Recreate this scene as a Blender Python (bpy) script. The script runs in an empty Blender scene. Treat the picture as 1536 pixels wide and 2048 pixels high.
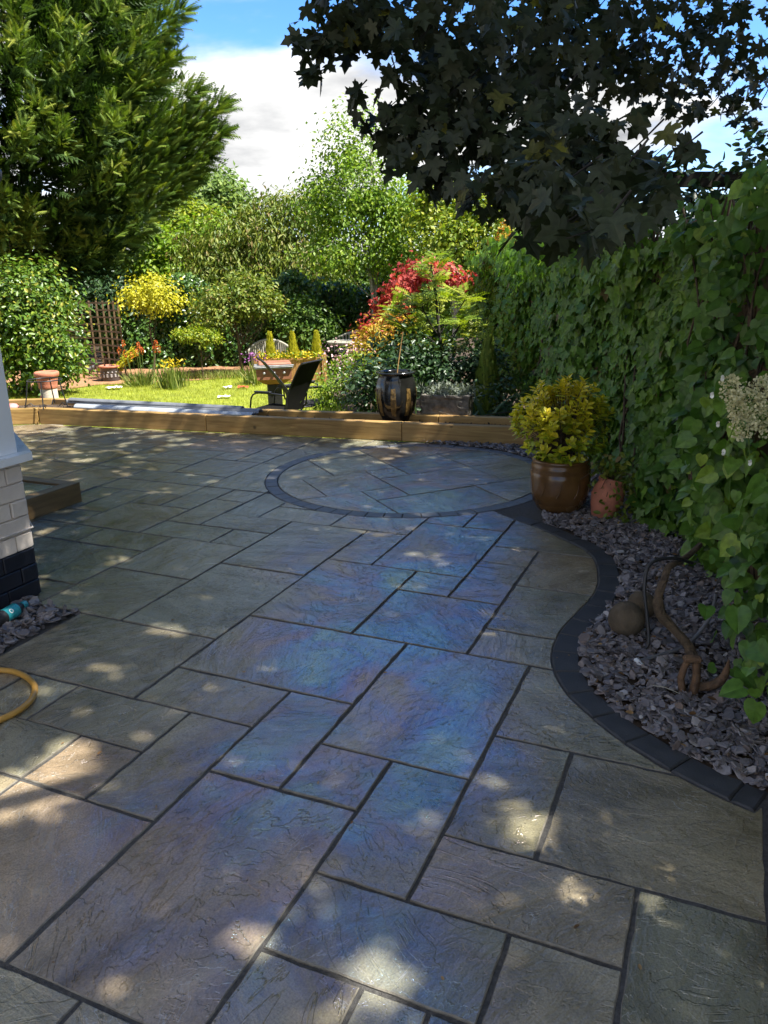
import bpy, bmesh, math, random
import numpy as np
from mathutils import Vector, Matrix
R = math.radians
rng = np.random.default_rng(11); random.seed(11)
SC = bpy.context.scene
COL = SC.collection

# ------------------------------------------------------------------ camera
FPX = 1557.4; PITCH = R(17.124); ROLL = R(-1.188); CAMH = 1.748
_rt = np.array([1, 0, 0.]); _up = np.array([0, math.sin(PITCH), math.cos(PITCH)]); CF = np.array([0, math.cos(PITCH), -math.sin(PITCH)])
CR = _rt*math.cos(ROLL) + _up*math.sin(ROLL); CU = _up*math.cos(ROLL) - _rt*math.sin(ROLL)
CP = np.array([0, 0, CAMH])
cam = bpy.data.cameras.new('camera'); camo = bpy.data.objects.new('camera', cam); COL.objects.link(camo)
cam.sensor_fit = 'VERTICAL'; cam.sensor_height = 24; cam.lens = FPX/2048*24; cam.clip_start = .05; cam.clip_end = 2000
camo.matrix_world = Matrix(((CR[0], CU[0], -CF[0], 0), (CR[1], CU[1], -CF[1], 0), (CR[2], CU[2], -CF[2], CAMH), (0, 0, 0, 1)))
SC.camera = camo

# ------------------------------------------------------------------ sky, sun, exposure
SUN_EL = R(57); SUN_AZ = R(113)          # azimuth clockwise from +Y
SUN_STRENGTH = 2.1; SKY_STRENGTH = .15; EXPOSURE = 2.8
SUNV = np.array([math.cos(SUN_EL)*math.sin(SUN_AZ), math.cos(SUN_EL)*math.cos(SUN_AZ), math.sin(SUN_EL)])
W = bpy.data.worlds.new('World'); SC.world = W; W.use_nodes = True
nt = W.node_tree; nt.nodes.clear()
def N(t, typ, **k):
    n = t.nodes.new(typ)
    for a, b in k.items():
        if a == 'ins':
            for i, v in b.items(): n.inputs[i].default_value = v
        else: setattr(n, a, b)
    return n
def LK(t, a, b): t.links.new(a, b)
def ramp(t, src, stops, interp='LINEAR'):
    n = t.nodes.new('ShaderNodeValToRGB'); n.color_ramp.interpolation = interp
    e = n.color_ramp.elements
    while len(e) < len(stops): e.new(.5)
    for el, (p, c) in zip(e, stops):
        el.position = p; el.color = (c, c, c, 1) if isinstance(c, (int, float)) else (*c, 1)
    if src is not None: LK(t, src, n.inputs[0])
    return n
sky = N(nt, 'ShaderNodeTexSky'); sky.sky_type = 'NISHITA'; sky.sun_disc = False
sky.sun_elevation = SUN_EL; sky.sun_rotation = SUN_AZ; sky.altitude = 50; sky.air_density = .85; sky.dust_density = .1; sky.ozone_density = 3.0
tc = N(nt, 'ShaderNodeTexCoord')
sep = N(nt, 'ShaderNodeSeparateXYZ'); LK(nt, tc.outputs['Generated'], sep.inputs[0])
# cloud layer seen in perspective: direction divided by (height + curvature term)
dz = N(nt, 'ShaderNodeMath', operation='ADD', ins={1: .16}); LK(nt, sep.outputs[2], dz.inputs[0])
dzm = N(nt, 'ShaderNodeMath', operation='MAXIMUM', ins={1: .1}); LK(nt, dz.outputs[0], dzm.inputs[0])
dx = N(nt, 'ShaderNodeMath', operation='DIVIDE'); LK(nt, sep.outputs[0], dx.inputs[0]); LK(nt, dzm.outputs[0], dx.inputs[1])
dy = N(nt, 'ShaderNodeMath', operation='DIVIDE'); LK(nt, sep.outputs[1], dy.inputs[0]); LK(nt, dzm.outputs[0], dy.inputs[1])
cb = N(nt, 'ShaderNodeCombineXYZ'); LK(nt, dx.outputs[0], cb.inputs[0]); LK(nt, dy.outputs[0], cb.inputs[1])
mp = N(nt, 'ShaderNodeMapping'); mp.inputs['Location'].default_value = (3.1, 10.4, 3.1); mp.inputs['Scale'].default_value = (.62, .62, 1); LK(nt, cb.outputs[0], mp.inputs[0])
cn = N(nt, 'ShaderNodeTexNoise', ins={'Scale': 1.0, 'Detail': 9, 'Roughness': .52, 'Distortion': .25}); LK(nt, mp.outputs[0], cn.inputs['Vector'])
cover = ramp(nt, cn.outputs[0], [(.42, 0), (.52, 1)], 'EASE')
cn2 = N(nt, 'ShaderNodeTexNoise', ins={'Scale': 3.2, 'Detail': 6, 'Roughness': .55}); LK(nt, mp.outputs[0], cn2.inputs['Vector'])
ccol = ramp(nt, cn2.outputs[0], [(.3, (.5, .51, .54)), (.62, (1.32, 1.31, 1.28))])
hs = N(nt, 'ShaderNodeHueSaturation', ins={'Saturation': 1.28, 'Value': .33}); LK(nt, sky.outputs[0], hs.inputs['Color'])
mixc = N(nt, 'ShaderNodeMix', data_type='RGBA'); LK(nt, cover.outputs[0], mixc.inputs[0]); tint = N(nt, 'ShaderNodeMix', data_type='RGBA', blend_type='MULTIPLY', ins={0: 1.0}); LK(nt, hs.outputs[0], tint.inputs[6]); tint.inputs[7].default_value = (1.0, .90, .98, 1); LK(nt, tint.outputs[2], mixc.inputs[6]); LK(nt, ccol.outputs[0], mixc.inputs[7])
bg = N(nt, 'ShaderNodeBackground', ins={'Strength': SKY_STRENGTH}); LK(nt, mixc.outputs[2], bg.inputs[0])
wo = N(nt, 'ShaderNodeOutputWorld'); LK(nt, bg.outputs[0], wo.inputs[0])
sl = bpy.data.lights.new('sun', 'SUN'); sl.energy = SUN_STRENGTH; sl.angle = R(.53); sl.color = (1, .955, .87)
so = bpy.data.objects.new('sun', sl); COL.objects.link(so); so.rotation_euler = Vector(SUNV).to_track_quat('Z', 'Y').to_euler(); so.location = (8, -3, 14)
SC.view_settings.view_transform = 'Standard'; SC.view_settings.look = 'None'; SC.view_settings.gamma = 1; SC.view_settings.use_curve_mapping = False
SC.view_settings.exposure = EXPOSURE
SC.render.engine = 'CYCLES'
SC.cycles.max_bounces = 6; SC.cycles.transparent_max_bounces = 8; SC.cycles.caustics_reflective = False; SC.cycles.caustics_refractive = False

# ------------------------------------------------------------------ measuring helpers (site survey: pixel ray met with a height or a distance)
def ray(x, y): return CR*(x-768)/FPX + CU*(1024-y)/FPX + CF
def gnd(x, y, z=0.):
    d = ray(x, y); return CP + d*(z-CAMH)/d[2]
def at(x, y, Y):
    d = ray(x, y); return CP + d*Y/d[1]
def pix(P):
    v = np.asarray(P) - CP; z = v@CF
    return 768 + FPX*(v@CR)/z, 1024 - FPX*(v@CU)/z, z
TH = R(23.851); GU0 = 1.081; GW0 = -.0904; GM = .305        # paving grid
UDIR = np.array([math.sin(TH), math.cos(TH)]); WDIR = np.array([math.cos(TH), -math.sin(TH)])
def grid(u, w): return UDIR*(GU0+GM*u) + WDIR*(GW0+GM*w)

# ------------------------------------------------------------------ materials
MATS = {}
def mat(name):
    m = bpy.data.materials.new(name); m.use_nodes = True; t = m.node_tree; t.nodes.clear()
    out = N(t, 'ShaderNodeOutputMaterial'); b = N(t, 'ShaderNodeBsdfPrincipled'); LK(t, b.outputs[0], out.inputs[0]); MATS[name] = m
    return m, t, b, out
def plain(name, col, rough=.6, metal=0, noise=.25, nscale=12, bump=.15, bscale=60, spec=.5):
    m, t, b, out = mat(name)
    tc = N(t, 'ShaderNodeTexCoord'); n = N(t, 'ShaderNodeTexNoise', ins={'Scale': nscale, 'Detail': 6, 'Roughness': .6}); LK(t, tc.outputs['Object'], n.inputs['Vector'])
    lo = tuple(c*(1-noise) for c in col); hi = tuple(min(1, c*(1+noise)) for c in col)
    r = ramp(t, n.outputs[0], [(.3, lo), (.7, hi)]); LK(t, r.outputs[0], b.inputs['Base Color'])
    rr = ramp(t, n.outputs[0], [(.3, max(.03, rough-.1)), (.7, min(1, rough+.1))]); LK(t, rr.outputs[0], b.inputs['Roughness'])
    b.inputs['Metallic'].default_value = metal; b.inputs['Specular IOR Level'].default_value = spec
    if bump:
        n2 = N(t, 'ShaderNodeTexNoise', ins={'Scale': bscale, 'Detail': 4}); LK(t, tc.outputs['Object'], n2.inputs['Vector'])
        bp = N(t, 'ShaderNodeBump', ins={'Strength': bump, 'Distance': .01}); LK(t, n2.outputs[0], bp.inputs['Height']); LK(t, bp.outputs[0], b.inputs['Normal'])
    return m
def leafmat(name, stops, rough=.5, trans=.35, spec=.4, tmul=(1.15, 1.25, .55)):
    m, t, b, out = mat(name)
    a = N(t, 'ShaderNodeAttribute', attribute_name='rnd')
    r = ramp(t, a.outputs['Fac'], stops)
    g_ = N(t, 'ShaderNodeNewGeometry'); ns_ = N(t, 'ShaderNodeTexNoise', ins={'Scale': 42.0, 'Detail': 3}); LK(t, g_.outputs['Position'], ns_.inputs['Vector']); nr_ = ramp(t, ns_.outputs[0], [(.32, .68), (.68, 1.3)])
    mo_ = N(t, 'ShaderNodeMix', data_type='RGBA', blend_type='MULTIPLY', ins={0: 1.0}); LK(t, r.outputs[0], mo_.inputs[6]); LK(t, nr_.outputs[0], mo_.inputs[7])
    LK(t, mo_.outputs[2], b.inputs['Base Color']); b.inputs['Roughness'].default_value = rough; b.inputs['Specular IOR Level'].default_value = spec
    tr = N(t, 'ShaderNodeBsdfTranslucent'); mul = N(t, 'ShaderNodeMix', data_type='RGBA', blend_type='MULTIPLY', ins={0: 1.0}); LK(t, r.outputs[0], mul.inputs[6]); mul.inputs[7].default_value = (*tmul, 1)
    LK(t, mul.outputs[2], tr.inputs[0])
    mx = N(t, 'ShaderNodeMixShader', ins={0: trans}); LK(t, b.outputs[0], mx.inputs[1]); LK(t, tr.outputs[0], mx.inputs[2]); LK(t, mx.outputs[0], out.inputs[0])
    return m
# sealed riven sandstone: bedding swirls, calcite veins, thin clear sealer film
def stone_mat():
    m, t, b, out = mat('riven_sandstone')
    tc = N(t, 'ShaderNodeTexCoord'); oi = N(t, 'ShaderNodeObjectInfo')
    rot = N(t, 'ShaderNodeVectorRotate', rotation_type='Z_AXIS'); LK(t, tc.outputs['Object'], rot.inputs['Vector'])
    ang = N(t, 'ShaderNodeMath', operation='MULTIPLY', ins={1: 40.0}); LK(t, oi.outputs['Random'], ang.inputs[0]); LK(t, ang.outputs[0], rot.inputs['Angle'])
    off = N(t, 'ShaderNodeMath', operation='MULTIPLY', ins={1: 173.0}); LK(t, oi.outputs['Random'], off.inputs[0])
    cbn = N(t, 'ShaderNodeCombineXYZ'); LK(t, off.outputs[0], cbn.inputs[0]); LK(t, off.outputs[0], cbn.inputs[2])
    add = N(t, 'ShaderNodeVectorMath', operation='ADD'); LK(t, rot.outputs[0], add.inputs[0]); LK(t, cbn.outputs[0], add.inputs[1]); V = add.outputs[0]
    # base hue per slab
    hue = ramp(t, oi.outputs['Random'], [(0, (0.214, 0.198, 0.124)), (.18, (0.259, 0.224, 0.137)), (.36, (0.183, 0.185, 0.132)), (.52, (0.268, 0.219, 0.141)), (.66, (0.159, 0.161, 0.111)), (.8, (0.284, 0.213, 0.141)), (.9, (0.204, 0.192, 0.124)), (1, (0.238, 0.234, 0.163))])
    big = N(t, 'ShaderNodeTexNoise', ins={'Scale': 2.6, 'Detail': 7, 'Roughness': .6, 'Distortion': .8}); LK(t, V, big.inputs['Vector'])
    # elongated bedding streaks
    st = N(t, 'ShaderNodeMapping'); st.inputs['Scale'].default_value = (1.7, 5.0, 1); LK(t, V, st.inputs[0])
    strk = N(t, 'ShaderNodeTexNoise', ins={'Scale': 1.6, 'Detail': 8, 'Roughness': .62, 'Distortion': 1.1}); LK(t, st.outputs[0], strk.inputs['Vector'])
    bigr = ramp(t, big.outputs[0], [(.26, (.42, .40, .33)), (.5, (1, .98, .95)), (.74, (1.45, 1.45, 1.42))])
    m1 = N(t, 'ShaderNodeMix', data_type='RGBA', blend_type='MULTIPLY', ins={0: 1.0}); LK(t, hue.outputs[0], m1.inputs[6]); LK(t, bigr.outputs[0], m1.inputs[7])
    strr = ramp(t, strk.outputs[0], [(.3, (.78, .77, .74)), (.55, (1, 1, 1)), (.75, (1.22, 1.2, 1.17))])
    m2 = N(t, 'ShaderNodeMix', data_type='RGBA', blend_type='MULTIPLY', ins={0: .9}); LK(t, m1.outputs[2], m2.inputs[6]); LK(t, strr.outputs[0], m2.inputs[7])
    # rusty iron staining
    rn = N(t, 'ShaderNodeTexNoise', ins={'Scale': 1.3, 'Detail': 3, 'Distortion': .5}); LK(t, V, rn.inputs['Vector'])
    rnr = ramp(t, rn.outputs[0], [(.6, 0), (.78, .55)])
    m3 = N(t, 'ShaderNodeMix', data_type='RGBA'); LK(t, rnr.outputs[0], m3.inputs[0]); LK(t, m2.outputs[2], m3.inputs[6]); m3.inputs[7].default_value = (.11, .075, .035, 1)
    # thin pale veins: |noise-.5| near zero, broken by a second noise
    st2 = N(t, 'ShaderNodeMapping'); st2.inputs['Scale'].default_value = (1.1, 3.2, 1); LK(t, V, st2.inputs[0]); vn = N(t, 'ShaderNodeTexNoise', ins={'Scale': 1.5, 'Detail': 5, 'Roughness': .55, 'Distortion': .45}); LK(t, st2.outputs[0], vn.inputs['Vector'])
    va = N(t, 'ShaderNodeMath', operation='SUBTRACT', ins={1: .5}); LK(t, vn.outputs[0], va.inputs[0]); vb = N(t, 'ShaderNodeMath', operation='ABSOLUTE'); LK(t, va.outputs[0], vb.inputs[0])
    vr = ramp(t, vb.outputs[0], [(.0, 1), (.0032, 0)])
    brk = N(t, 'ShaderNodeTexNoise', ins={'Scale': 2.9, 'Detail': 3}); LK(t, V, brk.inputs['Vector']); brr = ramp(t, brk.outputs[0], [(.5, 0), (.62, .55)])
    vv = N(t, 'ShaderNodeMath', operation='MULTIPLY'); LK(t, vr.outputs[0], vv.inputs[0]); LK(t, brr.outputs[0], vv.inputs[1])
    m4 = N(t, 'ShaderNodeMix', data_type='RGBA'); LK(t, vv.outputs[0], m4.inputs[0]); LK(t, m3.outputs[2], m4.inputs[6]); m4.inputs[7].default_value = (.42, .43, .40, 1)
    # fine speckle
    sp = N(t, 'ShaderNodeTexNoise', ins={'Scale': 170, 'Detail': 2}); LK(t, V, sp.inputs['Vector']); spr = ramp(t, sp.outputs[0], [(.3, .72), (.5, 1), (.72, 1.25)])
    m5 = N(t, 'ShaderNodeMix', data_type='RGBA', blend_type='MULTIPLY', ins={0: .8}); LK(t, m4.outputs[2], m5.inputs[6]); LK(t, spr.outputs[0], m5.inputs[7])
    # pits
    pt = N(t, 'ShaderNodeTexNoise', ins={'Scale': 62, 'Detail': 3, 'Roughness': .6}); LK(t, V, pt.inputs['Vector']); ptr = ramp(t, pt.outputs[0], [(.655, 1), (.70, .35)])
    ptm = N(t, 'ShaderNodeTexNoise', ins={'Scale': 3.4, 'Detail': 4}); LK(t, V, ptm.inputs['Vector']); ptmr = ramp(t, ptm.outputs[0], [(.5, 0), (.62, 1)])
    m6 = N(t, 'ShaderNodeMix', data_type='RGBA', blend_type='MULTIPLY'); LK(t, ptmr.outputs[0], m6.inputs[0]); LK(t, m5.outputs[2], m6.inputs[6]); LK(t, ptr.outputs[0], m6.inputs[7])
    LK(t, m6.outputs[2], b.inputs['Base Color'])
    # relief: terraces of the riven face + streaks + grain
    ter = N(t, 'ShaderNodeTexNoise', ins={'Scale': 2.0, 'Detail': 7, 'Roughness': .6, 'Distortion': .7}); LK(t, V, ter.inputs['Vector'])
    tq = N(t, 'ShaderNodeMath', operation='DIVIDE', ins={1: .06}); LK(t, ter.outputs[0], tq.inputs[0])
    tfl = N(t, 'ShaderNodeMath', operation='FLOOR'); LK(t, tq.outputs[0], tfl.inputs[0]); tfr = N(t, 'ShaderNodeMath', operation='FRACT'); LK(t, tq.outputs[0], tfr.inputs[0])
    tss = N(t, 'ShaderNodeMapRange', interpolation_type='SMOOTHSTEP', ins={1: .86, 2: 1.0, 3: 0.0, 4: 1.0}); LK(t, tfr.outputs[0], tss.inputs[0])
    tsum = N(t, 'ShaderNodeMath', operation='ADD'); LK(t, tfl.outputs[0], tsum.inputs[0]); LK(t, tss.outputs[0], tsum.inputs[1])
    amp = N(t, 'ShaderNodeMapRange', ins={1: 0.0, 2: 1.0, 3: .07, 4: .34}); wn = N(t, 'ShaderNodeTexWhiteNoise', noise_dimensions='1D'); LK(t, oi.outputs['Random'], wn.inputs['W']); LK(t, wn.outputs['Value'], amp.inputs[0]); h1 = N(t, 'ShaderNodeMath', operation='MULTIPLY'); LK(t, tsum.outputs[0], h1.inputs[0]); LK(t, amp.outputs[0], h1.inputs[1])
    # worn pale lips where a layer breaks off
    lip = ramp(t, tfr.outputs[0], [(.90, 0), (.955, 1), (1.0, 0)]); lpm = N(t, 'ShaderNodeMath', operation='MULTIPLY'); LK(t, lip.outputs[0], lpm.inputs[0]); LK(t, brr.outputs[0], lpm.inputs[1])
    mlp = N(t, 'ShaderNodeMix', data_type='RGBA'); LK(t, lpm.outputs[0], mlp.inputs[0]); LK(t, m6.outputs[2], mlp.inputs[6]); mlp.inputs[7].default_value = (.40, .39, .34, 1); LK(t, mlp.outputs[2], b.inputs['Base Color'])
    h2 = N(t, 'ShaderNodeMath', operation='MULTIPLY_ADD', ins={1: .8}); LK(t, strk.outputs[0], h2.inputs[0]); LK(t, h1.outputs[0], h2.inputs[2])
    gr = N(t, 'ShaderNodeTexNoise', ins={'Scale': 48, 'Detail': 5, 'Roughness': .65}); LK(t, V, gr.inputs['Vector'])
    h3 = N(t, 'ShaderNodeMath', operation='MULTIPLY_ADD', ins={1: .24}); LK(t, gr.outputs[0], h3.inputs[0]); LK(t, h2.outputs[0], h3.inputs[2])
    bp = N(t, 'ShaderNodeBump', ins={'Strength': .9, 'Distance': .016}); LK(t, h3.outputs[0], bp.inputs['Height']); LK(t, bp.outputs[0], b.inputs['Normal'])
    rg = ramp(t, big.outputs[0], [(.3, .14), (.7, .30)]); LK(t, rg.outputs[0], b.inputs['Roughness'])
    b.inputs['Specular IOR Level'].default_value = .5; b.inputs['IOR'].default_value = 1.95
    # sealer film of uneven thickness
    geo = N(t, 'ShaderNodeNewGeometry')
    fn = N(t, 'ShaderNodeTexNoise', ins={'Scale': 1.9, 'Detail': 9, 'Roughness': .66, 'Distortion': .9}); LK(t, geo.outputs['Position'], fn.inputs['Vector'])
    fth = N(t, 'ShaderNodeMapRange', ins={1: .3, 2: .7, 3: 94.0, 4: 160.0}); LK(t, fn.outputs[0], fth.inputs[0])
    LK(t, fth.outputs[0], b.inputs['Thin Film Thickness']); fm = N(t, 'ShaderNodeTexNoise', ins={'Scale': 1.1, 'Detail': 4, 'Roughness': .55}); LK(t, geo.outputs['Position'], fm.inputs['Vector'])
    # film index raised along a central band, painting the sky sheen in there
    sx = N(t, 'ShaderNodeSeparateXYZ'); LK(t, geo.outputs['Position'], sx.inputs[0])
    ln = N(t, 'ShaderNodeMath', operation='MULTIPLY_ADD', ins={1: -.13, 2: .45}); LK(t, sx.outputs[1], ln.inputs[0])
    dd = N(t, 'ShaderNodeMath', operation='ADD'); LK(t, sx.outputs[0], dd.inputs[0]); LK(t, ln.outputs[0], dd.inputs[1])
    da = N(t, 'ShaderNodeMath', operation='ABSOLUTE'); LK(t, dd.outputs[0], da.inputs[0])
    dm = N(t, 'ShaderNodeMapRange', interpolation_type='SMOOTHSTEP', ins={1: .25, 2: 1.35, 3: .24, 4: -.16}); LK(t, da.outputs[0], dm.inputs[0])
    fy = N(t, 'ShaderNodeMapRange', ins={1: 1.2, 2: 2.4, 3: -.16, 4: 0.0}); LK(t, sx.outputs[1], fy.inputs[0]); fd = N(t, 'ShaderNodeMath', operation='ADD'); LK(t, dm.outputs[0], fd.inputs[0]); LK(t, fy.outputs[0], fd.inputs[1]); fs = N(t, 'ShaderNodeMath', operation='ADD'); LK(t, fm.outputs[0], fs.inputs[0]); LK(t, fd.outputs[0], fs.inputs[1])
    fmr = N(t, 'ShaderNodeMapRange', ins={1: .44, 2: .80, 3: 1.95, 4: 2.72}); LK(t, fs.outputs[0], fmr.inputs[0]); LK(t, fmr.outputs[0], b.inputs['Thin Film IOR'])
    return m
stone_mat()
plain('stone_edge', (.17, .155, .125), .8, noise=.3, nscale=30, bump=.5, bscale=120, spec=.25)
def wood_mat(name, c1, c2, rough=.65, gscale=1.0):
    m, t, b, out = mat(name)
    tc = N(t, 'ShaderNodeTexCoord'); oi = N(t, 'ShaderNodeObjectInfo')
    off = N(t, 'ShaderNodeMath', operation='MULTIPLY', ins={1: 91.0}); LK(t, oi.outputs['Random'], off.inputs[0])
    add = N(t, 'ShaderNodeVectorMath', operation='ADD'); LK(t, tc.outputs['Object'], add.inputs[0]); LK(t, off.outputs[0], add.inputs[1])
    mp = N(t, 'ShaderNodeMapping'); mp.inputs['Scale'].default_value = (1.3*gscale, 16*gscale, 16*gscale); LK(t, add.outputs[0], mp.inputs[0])
    n = N(t, 'ShaderNodeTexNoise', ins={'Scale': 1.0, 'Detail': 7, 'Roughness': .62, 'Distortion': 1.6}); LK(t, mp.outputs[0], n.inputs['Vector'])
    r = ramp(t, n.outputs[0], [(.3, c1), (.52, tuple((a+b_)/2 for a, b_ in zip(c1, c2))), (.7, c2)])
    kn = N(t, 'ShaderNodeTexVoronoi', ins={'Scale': 2.6*gscale}); LK(t, add.outputs[0], kn.inputs['Vector'])
    kr = ramp(t, kn.outputs['Distance'], [(.03, .3), (.075, 1)])
    mm = N(t, 'ShaderNodeMix', data_type='RGBA', blend_type='MULTIPLY', ins={0: 1.0}); LK(t, r.outputs[0], mm.inputs[6]); LK(t, kr.outputs[0], mm.inputs[7])
    # green tanalised cast and damp patches
    gn = N(t, 'ShaderNodeTexNoise', ins={'Scale': 2.2, 'Detail': 4}); LK(t, add.outputs[0], gn.inputs['Vector']); gr = ramp(t, gn.outputs[0], [(.4, (1, 1, 1)), (.7, (.72, .76, .62))])
    m2 = N(t, 'ShaderNodeMix', data_type='RGBA', blend_type='MULTIPLY', ins={0: 1.0}); LK(t, mm.outputs[2], m2.inputs[6]); LK(t, gr.outputs[0], m2.inputs[7])
    LK(t, m2.outputs[2], b.inputs['Base Color']); b.inputs['Roughness'].default_value = rough
    bp = N(t, 'ShaderNodeBump', ins={'Strength': .35, 'Distance': .004}); LK(t, n.outputs[0], bp.inputs['Height']); LK(t, bp.outputs[0], b.inputs['Normal'])
    return m
wood_mat('sleeper_wood', (.23, .125, .035), (.48, .30, .11))
wood_mat('dark_sleeper_wood', (.14, .08, .03), (.30, .19, .08))
wood_mat('fence_wood', (.085, .05, .026), (.19, .12, .065))
wood_mat('planter_wood', (.30, .14, .045), (.46, .24, .085), gscale=1.6)
wood_mat('grey_wood', (.26, .24, .2), (.42, .39, .33), gscale=1.6)
wood_mat('trellis_wood', (.13, .08, .04), (.24, .16, .09), gscale=1.6)
wood_mat('bark', (.045, .03, .02), (.15, .10, .06), rough=.9, gscale=2.0)
wood_mat('dark_bark', (.012, .010, .008), (.035, .028, .022), rough=.9, gscale=2.0)
wood_mat('birch_bark', (.25, .22, .17), (.6, .56, .48), rough=.8, gscale=1.5)
plain('ring_stone', (.10, .105, .115), .5, noise=.35, nscale=9, bump=.3, bscale=90)
plain('mortar', (.085, .082, .078), .95, noise=.4, nscale=90, bump=.8, bscale=350, spec=.2)
plain('black_sett', (.042, .044, .048), .62, noise=.35, nscale=9, bump=.25, bscale=120, spec=.35)
plain('slate', (.085, .080, .088), .5, noise=.5, nscale=9, bump=.35, bscale=70)
def slate_var():
    m, t, b, out = mat('slate_chip'); oi = N(t, 'ShaderNodeObjectInfo'); a = N(t, 'ShaderNodeAttribute', attribute_name='rnd')
    s = N(t, 'ShaderNodeMath', operation='ADD'); LK(t, oi.outputs['Random'], s.inputs[0]); LK(t, a.outputs['Fac'], s.inputs[1]); fr = N(t, 'ShaderNodeMath', operation='FRACT'); LK(t, s.outputs[0], fr.inputs[0])
    r = ramp(t, fr.outputs[0], [(0, (.075, .068, .071)), (.3, (.17, .155, .162)), (.5, (.11, .097, .099)), (.7, (.24, .225, .232)), (.86, (.15, .115, .10)), (.94, (.34, .325, .325)), (1, (.19, .13, .09))])
    tc = N(t, 'ShaderNodeTexCoord'); n = N(t, 'ShaderNodeTexNoise', ins={'Scale': 45, 'Detail': 5}); LK(t, tc.outputs['Object'], n.inputs['Vector']); nr = ramp(t, n.outputs[0], [(.3, .7), (.7, 1.3)])
    mm = N(t, 'ShaderNodeMix', data_type='RGBA', blend_type='MULTIPLY', ins={0: 1.0}); LK(t, r.outputs[0], mm.inputs[6]); LK(t, nr.outputs[0], mm.inputs[7]); LK(t, mm.outputs[2], b.inputs['Base Color'])
    b.inputs['Roughness'].default_value = .55; bp = N(t, 'ShaderNodeBump', ins={'Strength': .4, 'Distance': .004}); LK(t, n.outputs[0], bp.inputs['Height']); LK(t, bp.outputs[0], b.inputs['Normal'])
slate_var()
plain('soil', (.07, .05, .035), .95, noise=.5, nscale=14, bump=1, bscale=60, spec=.2)
plain('bark_mulch', (.30, .16, .085), .95, noise=.4, nscale=22, bump=.8, bscale=60, spec=.2)
plain('cream_paint', (.62, .55, .48), .65, noise=.14, nscale=5, bump=.3, bscale=50)
plain('black_paint', (.012, .014, .022), .45, noise=.3, nscale=6, bump=.3, bscale=50)
plain('white_upvc', (.72, .76, .80), .3, noise=.03, nscale=3, bump=.02)
plain('gutter_grey', (.10, .10, .11), .4)
plain('black_metal', (.015, .015, .016), .38, noise=.2)
plain('black_mesh', (.008, .008, .008), .8, noise=.2, bump=.5, bscale=500, spec=.1)
plain('grey_mesh', (.05, .047, .045), .8, noise=.2, bump=.5, bscale=500, spec=.15)
plain('black_rubber', (.02, .02, .021), .5, noise=.3)
plain('grey_pipe', (.12, .12, .125), .5, noise=.2)
plain('hose_yellow', (.42, .23, .045), .42, noise=.12, nscale=20, bump=.15, bscale=200)
plain('terracotta', (.42, .15, .085), .8, noise=.25, nscale=14, bump=.3, bscale=80)
plain('pale_terracotta', (.52, .45, .36), .85, noise=.25, nscale=8, bump=.4, bscale=60)
plain('brown_glaze', (.135, .068, .022), .22, noise=.4, nscale=4, bump=.06, bscale=30)
plain('black_glaze', (.010, .010, .009), .14, noise=.4, nscale=6, bump=.03)
plain('gold_glaze', (.10, .062, .018), .35, noise=.85, nscale=40, bump=.5, bscale=40)
plain('rough_stone', (.15, .135, .115), .95, noise=.5, nscale=14, bump=1.0, bscale=34, spec=.2)
plain('ball_stone', (.10, .078, .052), .9, noise=.4, nscale=9, bump=.4, bscale=110, spec=.25)
plain('bowl_glaze', (.05, .045, .045), .35, noise=.3, nscale=8)
plain('bowl_relief', (.28, .26, .25), .45, noise=.3, nscale=20)
plain('rust', (.13, .075, .04), .8, metal=.2, noise=.5, nscale=26, bump=.7, bscale=70)
plain('brown_metal', (.27, .115, .062), .5, noise=.25, nscale=8)
plain('grey_metal', (.30, .30, .29), .4, metal=.4, noise=.2)
plain('grey_plastic', (.15, .16, .175), .35, noise=.1, bump=.05)
plain('clear_plastic', (.34, .37, .40), .25, noise=.1, bump=.05)
plain('teal_label', (.03, .30, .33), .3, noise=.15)
plain('white_plastic', (.78, .78, .76), .45, noise=.08)
plain('red_cloth', (.55, .08, .03), .7, noise=.2)
plain('white_cloth', (.78, .76, .72), .85, noise=.08)
plain('bird_grey', (.2, .19, .19), .8, noise=.3)
leafmat('dry_leaf', [(0, (.10, .055, .025)), (.6, (.2, .11, .045)), (1, (.33, .22, .1))], .8, .2, .2)
plain('pink_plastic', (.55, .22, .2), .5)
m, t, b, o_ = mat('window_glass'); b.inputs['Base Color'].default_value = (.02, .025, .03, 1); b.inputs['Roughness'].default_value = .03; b.inputs['IOR'].default_value = 1.52
leafmat('maple_leaf', [(0, (.018, .028, .012)), (.5, (.030, .040, .018)), (.9, (.045, .050, .022)), (1, (.15, .15, .02))], .5, .18, .25)
leafmat('maple_fill_leaf', [(0, (.05, .085, .02)), (1, (.09, .13, .03))], .5, .45, .3)  # brighter, more translucent leaf copy for the unseen crown, added as warm fill light
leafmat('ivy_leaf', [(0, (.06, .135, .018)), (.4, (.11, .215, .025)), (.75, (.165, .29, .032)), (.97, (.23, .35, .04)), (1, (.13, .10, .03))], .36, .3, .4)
leafmat('hydrangea_leaf', [(0, (.06, .145, .022)), (.5, (.105, .21, .03)), (.85, (.15, .265, .036)), (1, (.27, .37, .045))], .42, .3, .45)
leafmat('euonymus_leaf', [(0, (.14, .23, .02)), (.3, (.34, .40, .025)), (.6, (.62, .56, .03)), (1, (.80, .62, .035))], .35, .3, .4)
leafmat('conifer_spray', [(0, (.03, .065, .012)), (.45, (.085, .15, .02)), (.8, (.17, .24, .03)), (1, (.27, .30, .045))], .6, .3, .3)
leafmat('birch_leaf', [(0, (.10, .195, .014)), (.5, (.165, .275, .018)), (1, (.28, .36, .028))], .45, .42)
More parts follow.
